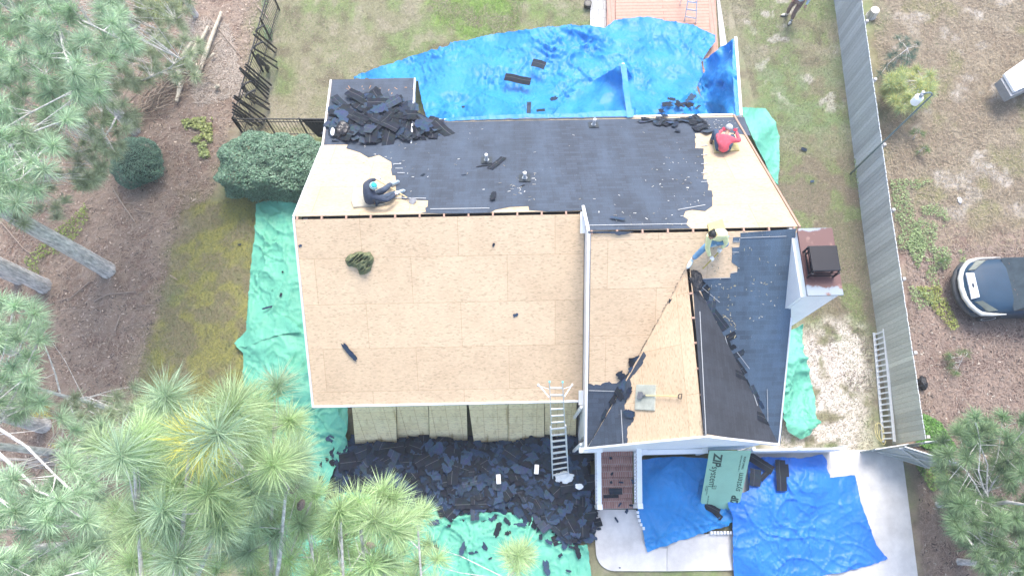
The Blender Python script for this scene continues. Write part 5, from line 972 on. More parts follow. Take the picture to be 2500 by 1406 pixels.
# ---------------------------------------------------------------- garden lamp post with a bird feeder like head
lp = P(2092, 424, 0)+Vector((-.22, 0, 0)); lt = P(2262, 236, 3.0); lp.z = 0; LM = mat('grey_green_pipe', (.16, .22, .23), .5, .1)
lt = Vector((lp.x+.05, lp.y+.0, 0)); ltz = 4.85
ll = thing('lamp_post', lp, 'grey lamp post with a white canister head hanging over the yellow shrub', 'lamp post')
top = Vector((lt.x, lt.y, ltz)); mb = MB(); pts = [lp, lp.lerp(top, .5), top]+[top+Vector((-.02-.13*(1-math.cos(a)), .0, .13*math.sin(a))) for a in (.5, 1.0, 1.57, 2.1, 2.7)]; mb.tube(pts, [.032, .028, .026]+[.024]*5, 10); mb.build('pole', LM, ll, smooth=True)
hp_ = pts[-1]+Vector((-.03, 0, -.02)); mb = MB(); mb.lathe(hp_+Vector((0, 0, -.42)), [(.10, 0), (.125, .03), (.125, .28), (.10, .31), (.05, .34)], 20); mb.build('lamp_head', WHITE, ll, smooth=False, bevel=0)
mb = MB(); mb.lathe(hp_+Vector((0, 0, -.09)), [(.055, 0), (.055, .1), (.03, .12)], 12); mb.build('lamp_neck', mat('grey_cap_metal', (.3, .33, .37), .4), ll); mb = MB(); mb.lathe(hp_+Vector((.02, .05, .0)), [(.04, 0), (.04, .06), (.02, .07)], 12); mb.build('photocell', WHITE, ll)
# ---------------------------------------------------------------- cars
def car(x0, yc, label, body, trim_, scale=1.0):
    t_ = thing('car', (x0+2.4, yc, 0), label, 'car'); secs = []; W2 = .95*scale
    prof = [(0, .42, .62, .70), (.08, .36, .80, .82), (.30, .33, .93, .90), (.7, .32, 1.0, .97), (1.25, .32, 1.06, 1.0), (1.6, .32, 1.1, 1.0), (3.0, .32, 1.1, 1.0), (4.2, .32, 1.08, .98), (4.7, .36, 1.0, .9), (4.8, .45, .85, .8)]
    vs = []; fs = []; K = 13
    for (dx, zb, zt, wf) in prof:
        for k in range(K):
            a = math.pi*k/(K-1); yy = math.copysign(abs(math.cos(a))**.45, math.cos(a))*W2*wf; zz = zb+(zt-zb)*(math.sin(a)**.38 if 0 < k < K-1 else 0)
            bow = .28*(yy/W2)**2 if dx < .75 else .0; bow *= (1-dx/.75)
            vs.append(Vector((x0+dx+bow, yc+yy, zz)))
    for i in range(len(prof)-1):
        for k in range(K-1): fs.append((i*K+k, i*K+k+1, (i+1)*K+k+1, (i+1)*K+k))
        fs.append((i*K+K-1, i*K, (i+1)*K, (i+1)*K+K-1))
    fs.append(tuple(range(K))[::-1]); fs.append(tuple((len(prof)-1)*K+k for k in range(K)))
    mb = MB(); mb.add(vs, fs); mb.build('body', body, t_, smooth=True)
    cab = [(1.35, 1.04, .84), (2.05, 1.62, .72), (3.9, 1.64, .72), (4.55, 1.08, .82)]; vs = []; fs = []
    for dx, z_, wf in cab:
        for s_ in (1, -1): vs.append(Vector((x0+dx, yc+s_*W2*wf, z_)))
    base_ = [Vector((x0+1.3, yc+s_*W2*.93, 1.02)) for s_ in (1, -1)]+[Vector((x0+4.6, yc+s_*W2*.9, 1.02)) for s_ in (1, -1)]
    GL = mat('car_glass', (.05, .07, .08), .08, .3, 4); vs += base_
    mb = MB(); mb.add(vs, [(8, 9, 3, 2), (2, 3, 5, 4), (4, 5, 11, 10), (8, 2, 4, 10), (9, 11, 5, 3)]); mb.build('glasshouse', GL, t_, bevel=.02)
    mb = MB(); mb.prism([Vector((x0+2.08, yc-.66, 1.66)), Vector((x0+3.85, yc-.66, 1.67)), Vector((x0+3.85, yc+.66, 1.67)), Vector((x0+2.08, yc+.66, 1.66))], (0, 0, -.04)); mb.build('roof', body, t_, bevel=.02)
    # pale wrap of the bumper and wing edges
    pts = [Vector((x0+1.15, yc-W2*1.0, .86)), Vector((x0+.72, yc-W2*.985, .83))]+[Vector((x0+.02+.5*abs(s_)**2.6, yc+s_*W2*.95, .72)) for s_ in (-.97, -.85, -.65, -.35, 0, .35, .65, .85, .97)]+[Vector((x0+.72, yc+W2*.985, .83)), Vector((x0+1.4, yc+W2*1.0, .86))]
    mb = MB(); mb.tube(pts, [.02, .05]+[.085]*9+[.04, .015], 10); mb.build('bumper', trim_, t_, smooth=True)
    mb = MB(); mb.tube([p+Vector((-.05, 0, -.25)) for p in pts[2:-2]], .1, 8); mb.build('lower_bumper', mat('dark_plastic', (.05, .055, .06), .6), t_, smooth=True)
    mb = MB(); mb.prism([Vector((x0+.15, yc-.44, .90)), Vector((x0+.15, yc+.44, .90)), Vector((x0+.36, yc+.40, .985)), Vector((x0+.36, yc-.40, .985))], (0, 0, -.05)); mb.build('grille', mat('grille_chrome', (.55, .6, .68), .35, .1, 4, metal=.4), t_, bevel=.01)
    mb = MB(); mb.lathe((x0+.26, yc, .955), [(.055, 0), (.045, .012)], 14, M=Matrix.Diagonal((.6, 1.4, 1))); mb.build('emblem', mat('emblem_dark', (.03, .04, .06), .3), t_)
    for s_ in (-1, 1):
        mb = MB(); mb.prism([Vector((x0+.24, yc+s_*.52, .90)), Vector((x0+.42, yc+s_*.52, .985)), Vector((x0+.86, yc+s_*.84, .96)), Vector((x0+.60, yc+s_*.86, .88))], (0, 0, -.06)); mb.build('headlight', mat('headlight_lens', (.16, .18, .15), .15, .2), t_, bevel=.012)
        for dx in (.92, 3.85):
            M = Matrix.Rotation(math.pi/2, 3, 'X'); w_ = Vector((x0+dx, yc+s_*(W2-.1), .34)); mb = MB(); mb.lathe(w_, [(.2, -.1), (.33, -.1), (.345, -.05), (.345, .05), (.33, .1), (.2, .1)], 28, M=M); wh = mb.build('wheel', mat('tyre', (.025, .025, .028), .8), t_)
            mb = MB(); mb.lathe(w_, [(.05, -.07), (.21, -.105), (.21, .105), (.05, .07)], 24, M=M); mb.build('rim', ALU, wh)
    for s_ in (-1, 1): mb = MB(); mb.box((x0+2.25, yc+s_*1.04, 1.08), (.14, .2, .13)); mb.build('mirror', body, t_, bevel=.03)
    mb = MB()
    for i in range(26): yy = yc+rr.uniform(-.7, .7); xx = x0+1.42+rr.uniform(0, .12); mb.beam((xx, yy, 1.12), (xx+rr.uniform(-.07, .1), yy+rr.uniform(-.15, .15), 1.14), .008, .005, col=(.3, .17, .1))
    mb.build('pine_straw_on_cowl', SCRAP, t_); return t_
CARB = mat('car_blue_paint', (.02, .055, .10), .45, .1, 3, spec=.22)
car(14.52, 6.43, 'dark blue car with a pale bumper parked nose first at the right edge', CARB, mat('car_pale_trim', (.62, .62, .58), .35, .06))
car(16.75, 3.35, 'pale green car barely showing at the right edge below the blue car', mat('car_green_paint', (.42, .52, .42), .35, .08), mat('car_pale_trim2', (.5, .58, .5), .4), 1)
# white trailer at the top right
t_ = thing('trailer', P(2490, 190, 0), 'white low trailer body jutting in at the upper right edge', 'trailer'); tp = [P(2452, 180, 1.0), P(2500, 146, 1.0), P(2640, 60, 1.0), P(2680, 130, 1.0), P(2478, 224, 1.0)]
mb = MB(); mb.prism(tp, (0, 0, -.12)); mb.build('top_panel', WHITE, t_, bevel=.02); mb = MB(); mb.prism([p*.985+Vector((.2, .1, -.13)) for p in tp], (0, 0, -.35)); mb.build('chassis', mat('grey_chassis', (.3, .31, .32), .6), t_)
for u, v in ((2520, 215), (2600, 175)):
    mb = MB(); mb.lathe(P(u, v, .3), [(.15, -.09), (.28, -.09), (.3, 0), (.28, .09), (.15, .09)], 20, M=Matrix.Rotation(math.pi/2, 3, 'X')); mb.build('wheel', mat('tyre', (.03, .03, .03), .8), t_)
# pale sawn stump and small litter
t_ = thing('tree_stump', P(2124, 44, 0), 'short round stump with a pale sawn top just east of the fence', 'stump'); p = P(2126, 40, 0); mb = MB(); mb.lathe(p, [(.2, 0), (.17, .1), (.165, .34)], 18); mb.build('bark', BARK, t_); mb = MB(); mb.lathe(p+Vector((0, 0, .341)), [(.16, 0), (.155, .012)], 18); mb.build('sawn_top', mat('sawn_wood', (.68, .64, .55), .8, .15, 14), t_)
crumple('foil_scrap', P(2343, 489, .03), (.07, .1, .04), WHITE, 'white crumpled scrap on the dry grass above the blue car', 'litter', 3)
crumple('black_pot', P(2252, 935, .12), (.14, .2, .14), BLACK, 'black plastic pot lying against the fence above the open gate', 'pot', 8, .25)
mb = MB(); mb.tube([P(812, 262, 1.0), P(806, 272, 1.0)], .12, 12); tag(mb.build('recycling_bin_lid', BLUE2, None), 'blue bin lid peeping out at the west side of the rear corner roof', 'bin')
p = P(1436, 4, .3); mb = MB(); mb.lathe(p-Vector((0, 0, .28)), [(.12, 0), (.14, .02), (.15, .2), (.1, .21)], 16); t_ = mb.build('black_pot', BLACK, None); tag(t_, 'black round pot on the lawn left of the pavers at the top edge', 'pot')
# ---------------------------------------------------------------- black metal fence and leaning rails
bf = thing('metal_fence', P(615, 120, 0), 'thin black metal fence at the edge of the pine straw, turning toward the house', 'fence')
def up(u, v, h): p = P(u, v, h); return p
c1, c2, c3 = P(657, -30, 1.2), P(568, 291, 1.2), P(812, 291, 1.2)
c1b = P(580, 236, 1.2)
mb = MB()
for a, b2 in ((c1, c2), (c2, c3)):
    for z_ in (0, -.18, -1.0): mb.beam(a+Vector((0, 0, z_)), b2+Vector((0, 0, z_)), .035 if z_ == 0 else .02, .03)
mb.build('rail', BLACK, bf); mb = MB()
for a, b2 in ((c1, c2), (c2, c3)):
    n_ = int((b2-a).length/.11)
    for i in range(n_): p = a.lerp(b2, i/n_); mb.box(p+Vector((0, 0, -.6)), (.012, .012, 1.18))
mb.build('pickets', BLACK, bf)
for a, b2, n_ in ((c1, c2, 4), (c2, c3, 3)):
    for i in range(n_+1): p = a.lerp(b2, i/n_); mb = MB(); mb.box(p+Vector((0, 0, -.58)), (.05, .05, 1.26)); mb.build('post', BLACK, bf)
mb = MB(); p1, p2 = P(735, 293, 1.1), P(812, 291, 1.1); mb.prism([p1, p2, p2+Vector((0, -.2, -1.0)), p1+Vector((.35, -.15, -.9))], (0, .02, 0)); mb.build('mesh_screen', TARPAPER, bf)
def q5(x_, y_): return (560+x_/5.02, 40+y_/5.02)
bars = [((325, 190), (575, 400), .1), ((300, 225), (560, 448), .1), ((300, 395), (580, 560), .1), ((345, 470), (590, 640), .1), ((200, 590), (515, 850), .1), ((190, 620), (485, 890), .1), ((130, 635), (485, 920), .1), ((125, 645), (480, 965), .1), ((140, 665), (465, 1010), .1), ((150, 880), (490, 1080), .1), ((185, 915), (490, 1150), .1), ((200, 990), (485, 1150), .1), ((60, 975), (440, 1235), .1), ((55, 1000), (430, 1280), .1), ((130, 1040), (425, 1285), .1), ((40, 1065), (410, 1330), .1), ((45, 1105), (360, 1340), .1), ((40, 1145), (350, 1340), .1), ((40, 1180), (280, 1340), .1), ((40, 1240), (140, 1360), .1), ((100, 1200), (270, 1345), .1)]
for i, ((xa, ya), (xb, yb), _) in enumerate(bars):
    a = P(*q5(xb, yb), .05); L = math.hypot(xb-xa, yb-ya)/5.02; h_ = min(1.75, 1.2+L/150); b2 = P(*q5(xa, ya), 1.65 if L > 55 else 1.1); t_ = thing('black_rail', a, ['long black metal rail leaning against the thin black fence, northern end', 'straight black rail leaning on the fence beside the hedge corner'][i > 9], 'rail', 'black rails leaning along the metal fence')
    mb = MB(); mb.tube([a, b2], .034, 8); mb.build('tube', BLACK, t_)
    if i in (0, 2, 9, 11): d = (b2-a).normalized(); mb = MB(); mb.tube([b2, b2+Vector((.06, .1, .03)), b2+Vector((.2, .22, .0)), b2+Vector((.26, .3, -.06))], .034, 8); mb.build('hook', BLACK, t_)
    if i in (5, 7, 10): mb = MB(); mb.lathe(a.lerp(b2, .5), [(.05, -.03), (.055, 0), (.05, .03)], 10); mb.build('bracket', BLACK, t_)
t_ = thing('black_coil', P(640, 160, .0), 'coiled black corrugated mat standing among the leaning rails', 'coil')
mb = MB()
for i in range(9): a = P(*q5(330+i*5, 480+i*14), 1.0); b2 = P(*q5(470+rr.uniform(-20, 25), 690-i*8), .1); mb.tube([a, a.lerp(b2, .5)+Vector((.1, 0, 0)), b2], .03, 6)
mb.build('corrugated_sheet', BLACK, t_)
# ---------------------------------------------------------------- logs and brush
LOG = mat('birch_log', (.55, .49, .38), .85, .4, 9, .5, 20)
for i, (a, b2, r0, r1) in enumerate([((540, 30), (480, 190), .05, .09), ((508, 65), (455, 175), .05, .08), ((483, 105), (452, 160), .07, .08), ((468, 105), (445, 140), .06, .07), ((478, 150), (483, 188), .03, .03), ((443, 200), (430, 248), .09, .06), ((440, 168), (425, 205), .1, .09), ((536, 210), (526, 216), .07, .07), ((523, 132), (516, 140), .05, .05)]):
    mb = MB(); p1, p2 = P(*a, .18), P(*b2, .15); mb.tube([p1, p1.lerp(p2, .5)+Vector((.02, .02, .03)), p2], [r0, (r0+r1)/2, r1], 10, wob=.06); tag(mb.build('log', LOG, None), ['longest pale log lying across the pine straw near the metal fence', 'second pale log left of the longest one', 'short pale log between the pine foliage and the second log', 'leftmost short pale log under the pine foliage', 'thin pale branch at the lower end of the longest log', 'pale debarked log end pointing down at the brush pile', 'thick broken log just above the debarked log end', 'short stub of wood between the brush and the metal fence', 'small wood stub right of the longest log'][i], 'log')
mb = MB(); 
for i in range(150):
    q_ = rr.random(); u, v = 300+q_*190+rr.gauss(0, 16), 300-q_*150+rr.gauss(0, 18); a = -.7+rr.gauss(0, .45); L = rr.uniform(25, 75); p1, p2 = P(u, v, rr.uniform(.05, .35)), P(u+L*math.cos(a), v+L*math.sin(a), rr.uniform(.05, .35)); g_ = rr.uniform(.6, 1.3); mb.tube([p1, p1.lerp(p2, .5)+Vector((rr.uniform(-.05, .05), rr.uniform(-.05, .05), .03)), p2], [.02, .014, .006], 5, (.30*g_, .24*g_, .18*g_))
tag(mb.build('brush_pile', SCRAP, None), 'tangled pile of cut grey branches on the pine straw', 'brush', kind='stuff')
for i, (pts_, r_) in enumerate([([(275, 458), (300, 500), (330, 543)], .035), ([(295, 495), (330, 495), (350, 510)], .02), ([(328, 512), (375, 521)], .018), ([(230, 735), (265, 718), (330, 712)], .028), ([(218, 688), (175, 725), (110, 745)], .02), ([(280, 808), (293, 770)], .025), ([(290, 805), (345, 785)], .012), ([(0, 540), (55, 605), (100, 640)], .022), ([(415, 672), (433, 683)], .02), ([(340, 747), (375, 744)], .015), ([(85, 1395), (86, 1396)], .01), ([(2315, 1285), (2360, 1330), (2410, 1370), (2440, 1400)], .06), ([(2350, 1330), (2430, 1380), (2490, 1406)], .03), ([(2300, 1175), (2380, 1170)], .015), ([(510, 40), (560, 105), (590, 140)], .025), ([(2300, 1068), (2345, 1060)], .02), ([(85, 890), (95, 915)], .02), ([(630, 18), (655, 45)], .03)]):
    if i == 10: continue
    mb = MB(); pw = [P(u, v, .05+.01*k) for k, (u, v) in enumerate(pts_)]; mb.tube(pw, [r_*(1-.25*k) for k in range(len(pw))], 7, (.34, .27, .22)); tag(mb.build('fallen_branch', SCRAP, None), 'fallen grey branch on the '+('pine straw in the left wood' if pts_[0][0] < 480 else 'ground by the right hand trees' if pts_[0][0] > 2000 else 'ground near the metal fence'), 'branch', 'fallen branches '+('left' if pts_[0][0] < 480 else 'right' if pts_[0][0] > 2000 else 'by the fence'))
# ---------------------------------------------------------------- foliage makers
def leafs(C, sizes, cols, up_bias=.6, asp=.55):
    n = len(C); d = NR.normal(size=(n, 3)); d[:, 2] = np.abs(d[:, 2])*.3-.1; d /= np.linalg.norm(d, axis=1)[:, None]+1e-9
    nn = NR.normal(size=(n, 3))*.6; nn[:, 2] += up_bias*2; s_ = np.cross(d, nn); s_ /= np.linalg.norm(s_, axis=1)[:, None]+1e-9; L = sizes[:, None]
    V = np.stack([C-d*L*.5, C+s_*L*asp*.5, C+d*L*.5, C-s_*L*asp*.5], 1).reshape(-1, 3); F = np.arange(n*4).reshape(n, 4); return V, F, np.repeat(cols, 4, 0)
def bush(name, c, r3, n, col, label, cat='shrub', size=.05, box=2.0, group=None, loose=0, rot=0, lumps=.2):
    d = NR.normal(size=(n, 3)); d[:, 2] = np.abs(d[:, 2])*1.0-.1; d /= np.linalg.norm(d, axis=1)[:, None]
    k = (np.abs(d)**box).sum(1)**(-1/box); d = d*k[:, None]; a = np.arctan2(d[:, 1], d[:, 0]); lump = 1+lumps*(fbm(d[:, 0]*2.5+9, d[:, 1]*2.5+d[:, 2]*2, 4, int(abs(c[0])*7))-.5)*2
    rad = 1-NR.uniform(0, .16+loose, n)**1.3; C = d*np.array(r3)*(rad*lump)[:, None]; ca, sa_ = math.cos(rot), math.sin(rot); C = np.stack([C[:, 0]*ca-C[:, 1]*sa_, C[:, 0]*sa_+C[:, 1]*ca, C[:, 2]], 1)+np.array(c)
    g_ = NR.uniform(.6, 1.35, n)*(.8+.5*fbm(C[:, 0]*2.3, C[:, 1]*2.3, 3, 5)); cols = np.array(col)[None]*g_[:, None]*np.array([1, 1, 1]); V, F, cc_ = leafs(C, NR.uniform(.7, 1.3, n)*size, cols)
    t_ = thing(name, (c[0], c[1], 0), label, cat, group); mesh_np('foliage', V, F, LEAF, t_, cc_)
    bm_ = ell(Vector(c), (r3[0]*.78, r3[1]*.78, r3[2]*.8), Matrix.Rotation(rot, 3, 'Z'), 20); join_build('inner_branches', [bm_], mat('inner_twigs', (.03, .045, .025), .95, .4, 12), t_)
    mb = MB(); mb.tube([Vector((c[0], c[1], 0)), Vector(c)], [.07, .04], 8); mb.build('stem', TWIG, t_); return t_
hc = P(662, 400, 1.0); bush('hedge', (hc.x+.05, hc.y, .55), (1.78, 1.13, 1.15), 36000, (.17, .29, .19), 'large rounded dark green hedge against the northwest corner of the house', 'hedge', .075, 3.2)
sc_ = P(332, 393, .6); bush('round_shrub', (sc_.x, sc_.y, .35), (.8, .86, .85), 12000, (.14, .25, .17), 'round dark green shrub on the pine straw left of the big hedge', 'shrub', .05, 2.2)
def wisps(C, n, L, col, wd=.006, spread=1.0, updir=None, jit=.3):
    """thin needle triangles bursting from points C"""
    m_ = len(C); idx = np.repeat(np.arange(m_), n); N_ = len(idx); a = NR.uniform(0, 2*math.pi, N_); ct = NR.uniform(-.25 if updir is None else -.15, 1, N_); st_ = np.sqrt(1-ct**2)
    ax = np.tile([0, 0, 1.0], (m_, 1)) if updir is None else updir; ax = ax/np.linalg.norm(ax, axis=1)[:, None]; t1_ = np.cross(ax, [0.3, 1, .2]); t1_ /= np.linalg.norm(t1_, axis=1)[:, None]; t2_ = np.cross(ax, t1_)
    d = ax[idx]*ct[:, None]+(t1_[idx]*np.cos(a)[:, None]+t2_[idx]*np.sin(a)[:, None])*st_[:, None]*spread; d /= np.linalg.norm(d, axis=1)[:, None]
    Ln = (np.asarray(L)[idx] if hasattr(L, '__len__') else np.full(N_, L))*NR.uniform(.72, 1.1, N_); bk = NR.uniform(0, .6, N_)**1.5*Ln
    base_ = C[idx]-ax[idx]*bk[:, None]+NR.normal(size=(N_, 3))*.012*(Ln/.26)[:, None]
    s_ = np.cross(d, NR.normal(size=(N_, 3))); s_ /= np.linalg.norm(s_, axis=1)[:, None]+1e-9; wdt = (wd*(Ln/.26))[:, None]
    mid = base_+d*Ln[:, None]*.55+np.array([0, 0, -.02])*(Ln/.26)[:, None]; tip = base_+d*Ln[:, None]+np.array([0, 0, -.07])*(Ln/.26)[:, None]*NR.uniform(0, 1.4, N_)[:, None]
    V = np.stack([base_-s_*wdt*.35, base_+s_*wdt*.35, mid+s_*wdt*.5, mid-s_*wdt*.5, tip], 1).reshape(-1, 3); o = np.arange(N_)*5
    F = np.concatenate([np.stack([o, o+1, o+2], 1), np.stack([o, o+2, o+3], 1), np.stack([o+3, o+2, o+4], 1)])
    cl = col[idx]*NR.uniform(.62, 1.35, N_)[:, None]; yl = (col[idx][:, 0] > col[idx][:, 1]*.9) & (NR.rand(N_) < .5); cl[yl] = PG*1.0; return V, F, np.repeat(cl, 5, 0)
def clip_cam(C):      # keep branch tips out of the lens itself
    return C[np.linalg.norm(C-np.array([0, 0, HC]), axis=1) > 3.0]
def pine(name, base, top, clusters, cols, Ls, label, n=80, group=None, trunk_r=.2, wd=.006, limb_n=7, cones=(), dense=0):
    t_ = thing(name, base, label, 'tree', group); C = np.array([tuple(c) for c in clusters]); base = Vector(base); top = Vector(top)
    ax_ = lambda z_: base.lerp(top, max(0, min(1, (z_-base.z)/(top.z-base.z))))
    mb = MB(); pts = [base+Vector((0, 0, -.1))]+[base.lerp(top, f)+Vector((rnd.uniform(-.04, .04), rnd.uniform(-.04, .04), 0)) for f in (.02, .15, .3, .45, .6, .75, .9, 1)]
    mb.tube(pts, [trunk_r*k for k in (1.2, 1.05, .95, .86, .76, .64, .5, .33, .12)], 14, wob=.05)
    ang = np.arctan2(C[:, 1]-base.y, C[:, 0]-base.x)+(C[:, 2]-C[:, 2].mean())*.05; order = np.argsort(ang); dirs = np.zeros((len(C), 3)); xt = []; groups = np.array_split(order, max(1, min(limb_n, len(C)//3)))
    for g_ in groups:
        if len(g_) == 0: continue
        ct = Vector(C[g_].mean(0)); far = Vector(C[g_][np.argmax(np.hypot(C[g_][:, 0]-base.x, C[g_][:, 1]-base.y))]); hd = math.hypot(far.x-base.x, far.y-base.y)
        st_ = ax_(max(base.z+1.0, far.z-.5*hd-.4)); far = far-(far-st_).normalized()*.15; bend = st_.lerp(far, .5)+Vector((rnd.uniform(-.1, .1)*hd, rnd.uniform(-.1, .1)*hd, .02*hd))
        pl_ = [st_, st_.lerp(bend, .5)+Vector((0, 0, -.03*hd)), bend, bend.lerp(far, .5)+Vector((rnd.uniform(-.1, .1), rnd.uniform(-.1, .1), 0)), far]; r0 = min(trunk_r*.3, .010+.0075*hd); mb.tube(pl_, [r0, r0*.85, r0*.65, r0*.45, r0*.25], 7, wob=.05)
        for q_ in range(dense):
            i_ = rnd.choice((2, 3)); pp = pl_[i_].lerp(pl_[i_+1] if i_ < 4 else pl_[i_], rnd.random()) if i_ < 4 else pl_[3]
            o_ = Vector((rnd.uniform(-.35, .35), rnd.uniform(-.35, .35), rnd.uniform(-.1, .3)))
            if (pp+o_).y < 2.0 and math.hypot((pp+o_).x, (pp+o_).y, (pp+o_).z-HC) > 3: xt.append((pp+o_, (o_.x, o_.y, .5))); mb.tube([pp, pp+o_*.95], [.008, .004], 5)
        for k in g_:
            c = Vector(C[k]); bst = min((pl_[i].lerp(pl_[i+1], f) for i in range(1, 4) for f in (0, .33, .66)), key=lambda q_: (q_-c).length+max(0, q_.z-c.z)*2); d = (c-bst); L_ = d.length
            mid = bst.lerp(c, .55)+Vector((rnd.uniform(-.06, .06)*L_, rnd.uniform(-.06, .06)*L_, -.10*L_)); mb.tube([bst, mid, c], [max(.005, r0*.3), .006, .004], 5); dd = (c-mid).normalized(); dirs[k] = (dd.x*1.3+rnd.uniform(-.4, .4), dd.y*1.3+rnd.uniform(-.4, .4), max(.1, dd.z)+.35)
    if dense and xt:
        Ls = np.concatenate([np.asarray(Ls), np.full(len(xt), Ls[0]*.9)]); cols = np.vstack([cols, np.array([cols[rnd.randrange(len(cols)-3)]*rnd.uniform(.85, 1.1) for _ in xt])]); C = np.vstack([C, np.array([tuple(a) for a, _ in xt])]); dirs = np.vstack([dirs, np.array([b_ for _, b_ in xt])])
    mb.build('trunk', BARK, t_, smooth=False)
    V, F, cc_ = wisps(C, n, Ls, cols, wd, 1.0, dirs); mesh_np('crown', V, F, NEEDLE, t_, cc_)
    for c in cones:
        bm = bmesh.new(); bmesh.ops.create_icosphere(bm, subdivisions=3, radius=1); R = Matrix.Rotation(rnd.uniform(0, 3), 3, 'Z') @ Matrix.Rotation(1.1, 3, 'X')
        for v in bm.verts: f = 1+.16*math.sin(v.co.z*16+math.atan2(v.co.y, v.co.x)*5); v.co = R @ Vector((v.co.x*.04*f, v.co.y*.04*f, v.co.z*.075))
        bmesh.ops.translate(bm, verts=bm.verts, vec=Vector(c)-org(t_)); me = bpy.data.meshes.new('pine_cone'); bm.to_mesh(me); bm.free(); finish('pine_cone', me, mat('pine_cone_scale', (.25, .19, .16), .8, .5, 60), t_, None, False)
    return t_
def pxr(u, v, r, L=.26):                               # needle cluster that looks r pixels wide sits this high
    z = (703-v)/FPX; return HC-(FPX*L/r)*(_c-z*_s)
PG = np.array([.43, .56, .30]); PB_ = np.array([.40, .53, .35]); PY = np.array([.68, .64, .16])
near = [(403, 965, 70), (572, 975, 75), (626, 986, 60), (529, 1051, 92), (594, 1058, 70), (396, 1066, 50), (295, 1107, 82), (250, 1085, 62), (367, 1123, 66), (335, 1166, 72), (439, 1116, 60), (666, 1134, 72), (482, 1191, 66), (504, 1206, 80), (594, 1199, 66), (378, 1245, 60), (309, 1310, 64), (284, 1245, 52), (428, 1368, 78), (324, 1364, 72), (572, 1281, 58), (666, 1310, 58), (529, 1379, 50), (712, 1090, 60), (726, 1116, 62), (470, 1000, 46), (450, 1240, 56), (540, 1140, 66), (375, 1000, 52), (600, 1350, 50), (420, 1300, 60), (640, 1240, 50), (700, 1210, 48), (730, 1180, 52), (610, 1120, 60), (500, 1300, 55), (545, 1230, 60), (340, 1075, 50), (650, 1040, 55), (690, 1020, 46)]
C = [P(u, v, pxr(u, v, r)) for u, v, r in near]; C += [c+Vector((rnd.uniform(-.35, .35), rnd.uniform(-.3, .3), -rnd.uniform(.1, .6))) for c in C]
extra = []
for i in range(26):
    a = rnd.uniform(0, 6.28); extra.append(Vector((-4.4+math.cos(a)*rnd.uniform(.4, 2.6), -4.6+math.sin(a)*rnd.uniform(.3, 2.2), rnd.uniform(12.5, 16.2))))
col = np.array([PG*(.9+.3*rnd.random()) if r_ % 3 else PB_ for r_ in range(len(C)+26)]); 
C2 = [P(468, 1062, 16.35), P(500, 1088, 16.4), P(560, 1215, 15.3)]; col = np.vstack([col, np.array([PY]*3)])
pine('pine_tree', (-4.4, -4.6, 0), (-4.2, -4.4, 16.2), C+extra+C2, col, np.full(len(C)+29, .34), 'nearest tall pine reaching over the lower left with big needle clusters and some yellow needles', 360, 'pine trees', .24, .0042, 11, dense=7, cones=[P(375, 1222, 14), P(722, 1178, 14.2), P(735, 1232, 13.8), P(710, 1195, 14.2)])
near2 = [(828, 1242, 58), (873, 1224, 56), (931, 1199, 54), (960, 1217, 54), (954, 1294, 58), (913, 1267, 60), (1019, 1256, 44), (724, 1303, 46), (830, 1343, 42), (765, 1360, 46), (866, 1368, 42), (794, 1398, 42), (956, 1386, 38), (1021, 1371, 38), (917, 1382, 38), (790, 1290, 44), (700, 1370, 50), (1008, 1300, 36), (740, 1260, 48), (860, 1290, 45), (1266, 1357, 44), (1241, 1350, 36), (1280, 1340, 36), (1262, 1382, 40), (890, 1330, 40), (980, 1340, 36)]
C = [P(u, v, pxr(u, v, r)) for u, v, r in near2]; C += [c+Vector((rnd.uniform(-.3, .3), rnd.uniform(-.4, .1), -rnd.uniform(.1, .6))) for c in C if c.x < -.5]
for i in range(26): a = rnd.uniform(0, 6.28); C.append(Vector((-1.6+math.cos(a)*rnd.uniform(.3, 2.0), -4.9+math.sin(a)*rnd.uniform(.3, 1.4), rnd.uniform(9.5, 13.5))))
col = np.array([PG*(1.0+.3*rnd.random()) for _ in C])
pine('pine_tree', (-1.6, -5.0, 0), (-1.6, -4.9, 13.8), C, col, np.full(len(C), .34), 'pine whose pale green clusters overhang the shingle heap and front green tarp', 260, 'pine trees', .2, .0055, 9, dense=5, cones=[P(840, 1303, 12.5), P(828, 1300, 12.5), P(905, 1330, 12), P(975, 1290, 12)])
# trees of the left wood
def scatter(poly, n, h0, h1, seed, mind=14):
    r_ = random.Random(seed); out = []; P2 = []; us = [p[0] for p in poly]; vs = [p[1] for p in poly]; k = 0
    while len(out) < n and k < n*60:
        k += 1; u, v = r_.uniform(min(us), max(us)), r_.uniform(min(vs), max(vs))
        if not pinp(np.array([u]), np.array([v]), poly)[0]: continue
        if any((u-a)**2+(v-b2)**2 < mind**2 for a, b2 in P2): continue
        P2.append((u, v)); out.append(P(u, v, r_.uniform(h0, h1)))
    return out
CL = []
UL = [(-160, -160), (330, -160), (335, -20), (320, 60), (325, 120), (250, 150), (245, 225), (180, 250), (200, 280), (150, 320), (140, 400), (90, 450), (70, 520), (-160, 540)]
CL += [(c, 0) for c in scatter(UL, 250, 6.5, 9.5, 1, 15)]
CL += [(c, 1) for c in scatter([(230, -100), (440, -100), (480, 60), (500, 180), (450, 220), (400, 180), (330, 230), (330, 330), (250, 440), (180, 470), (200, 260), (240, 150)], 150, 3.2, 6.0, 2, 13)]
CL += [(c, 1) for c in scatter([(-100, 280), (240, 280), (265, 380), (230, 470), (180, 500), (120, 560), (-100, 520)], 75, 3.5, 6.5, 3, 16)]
CL += [(c, 0) for c in scatter([(-120, 730), (100, 735), (115, 790), (110, 860), (90, 900), (80, 960), (110, 980), (60, 1010), (-120, 1020)], 55, 5, 8, 4, 15)]
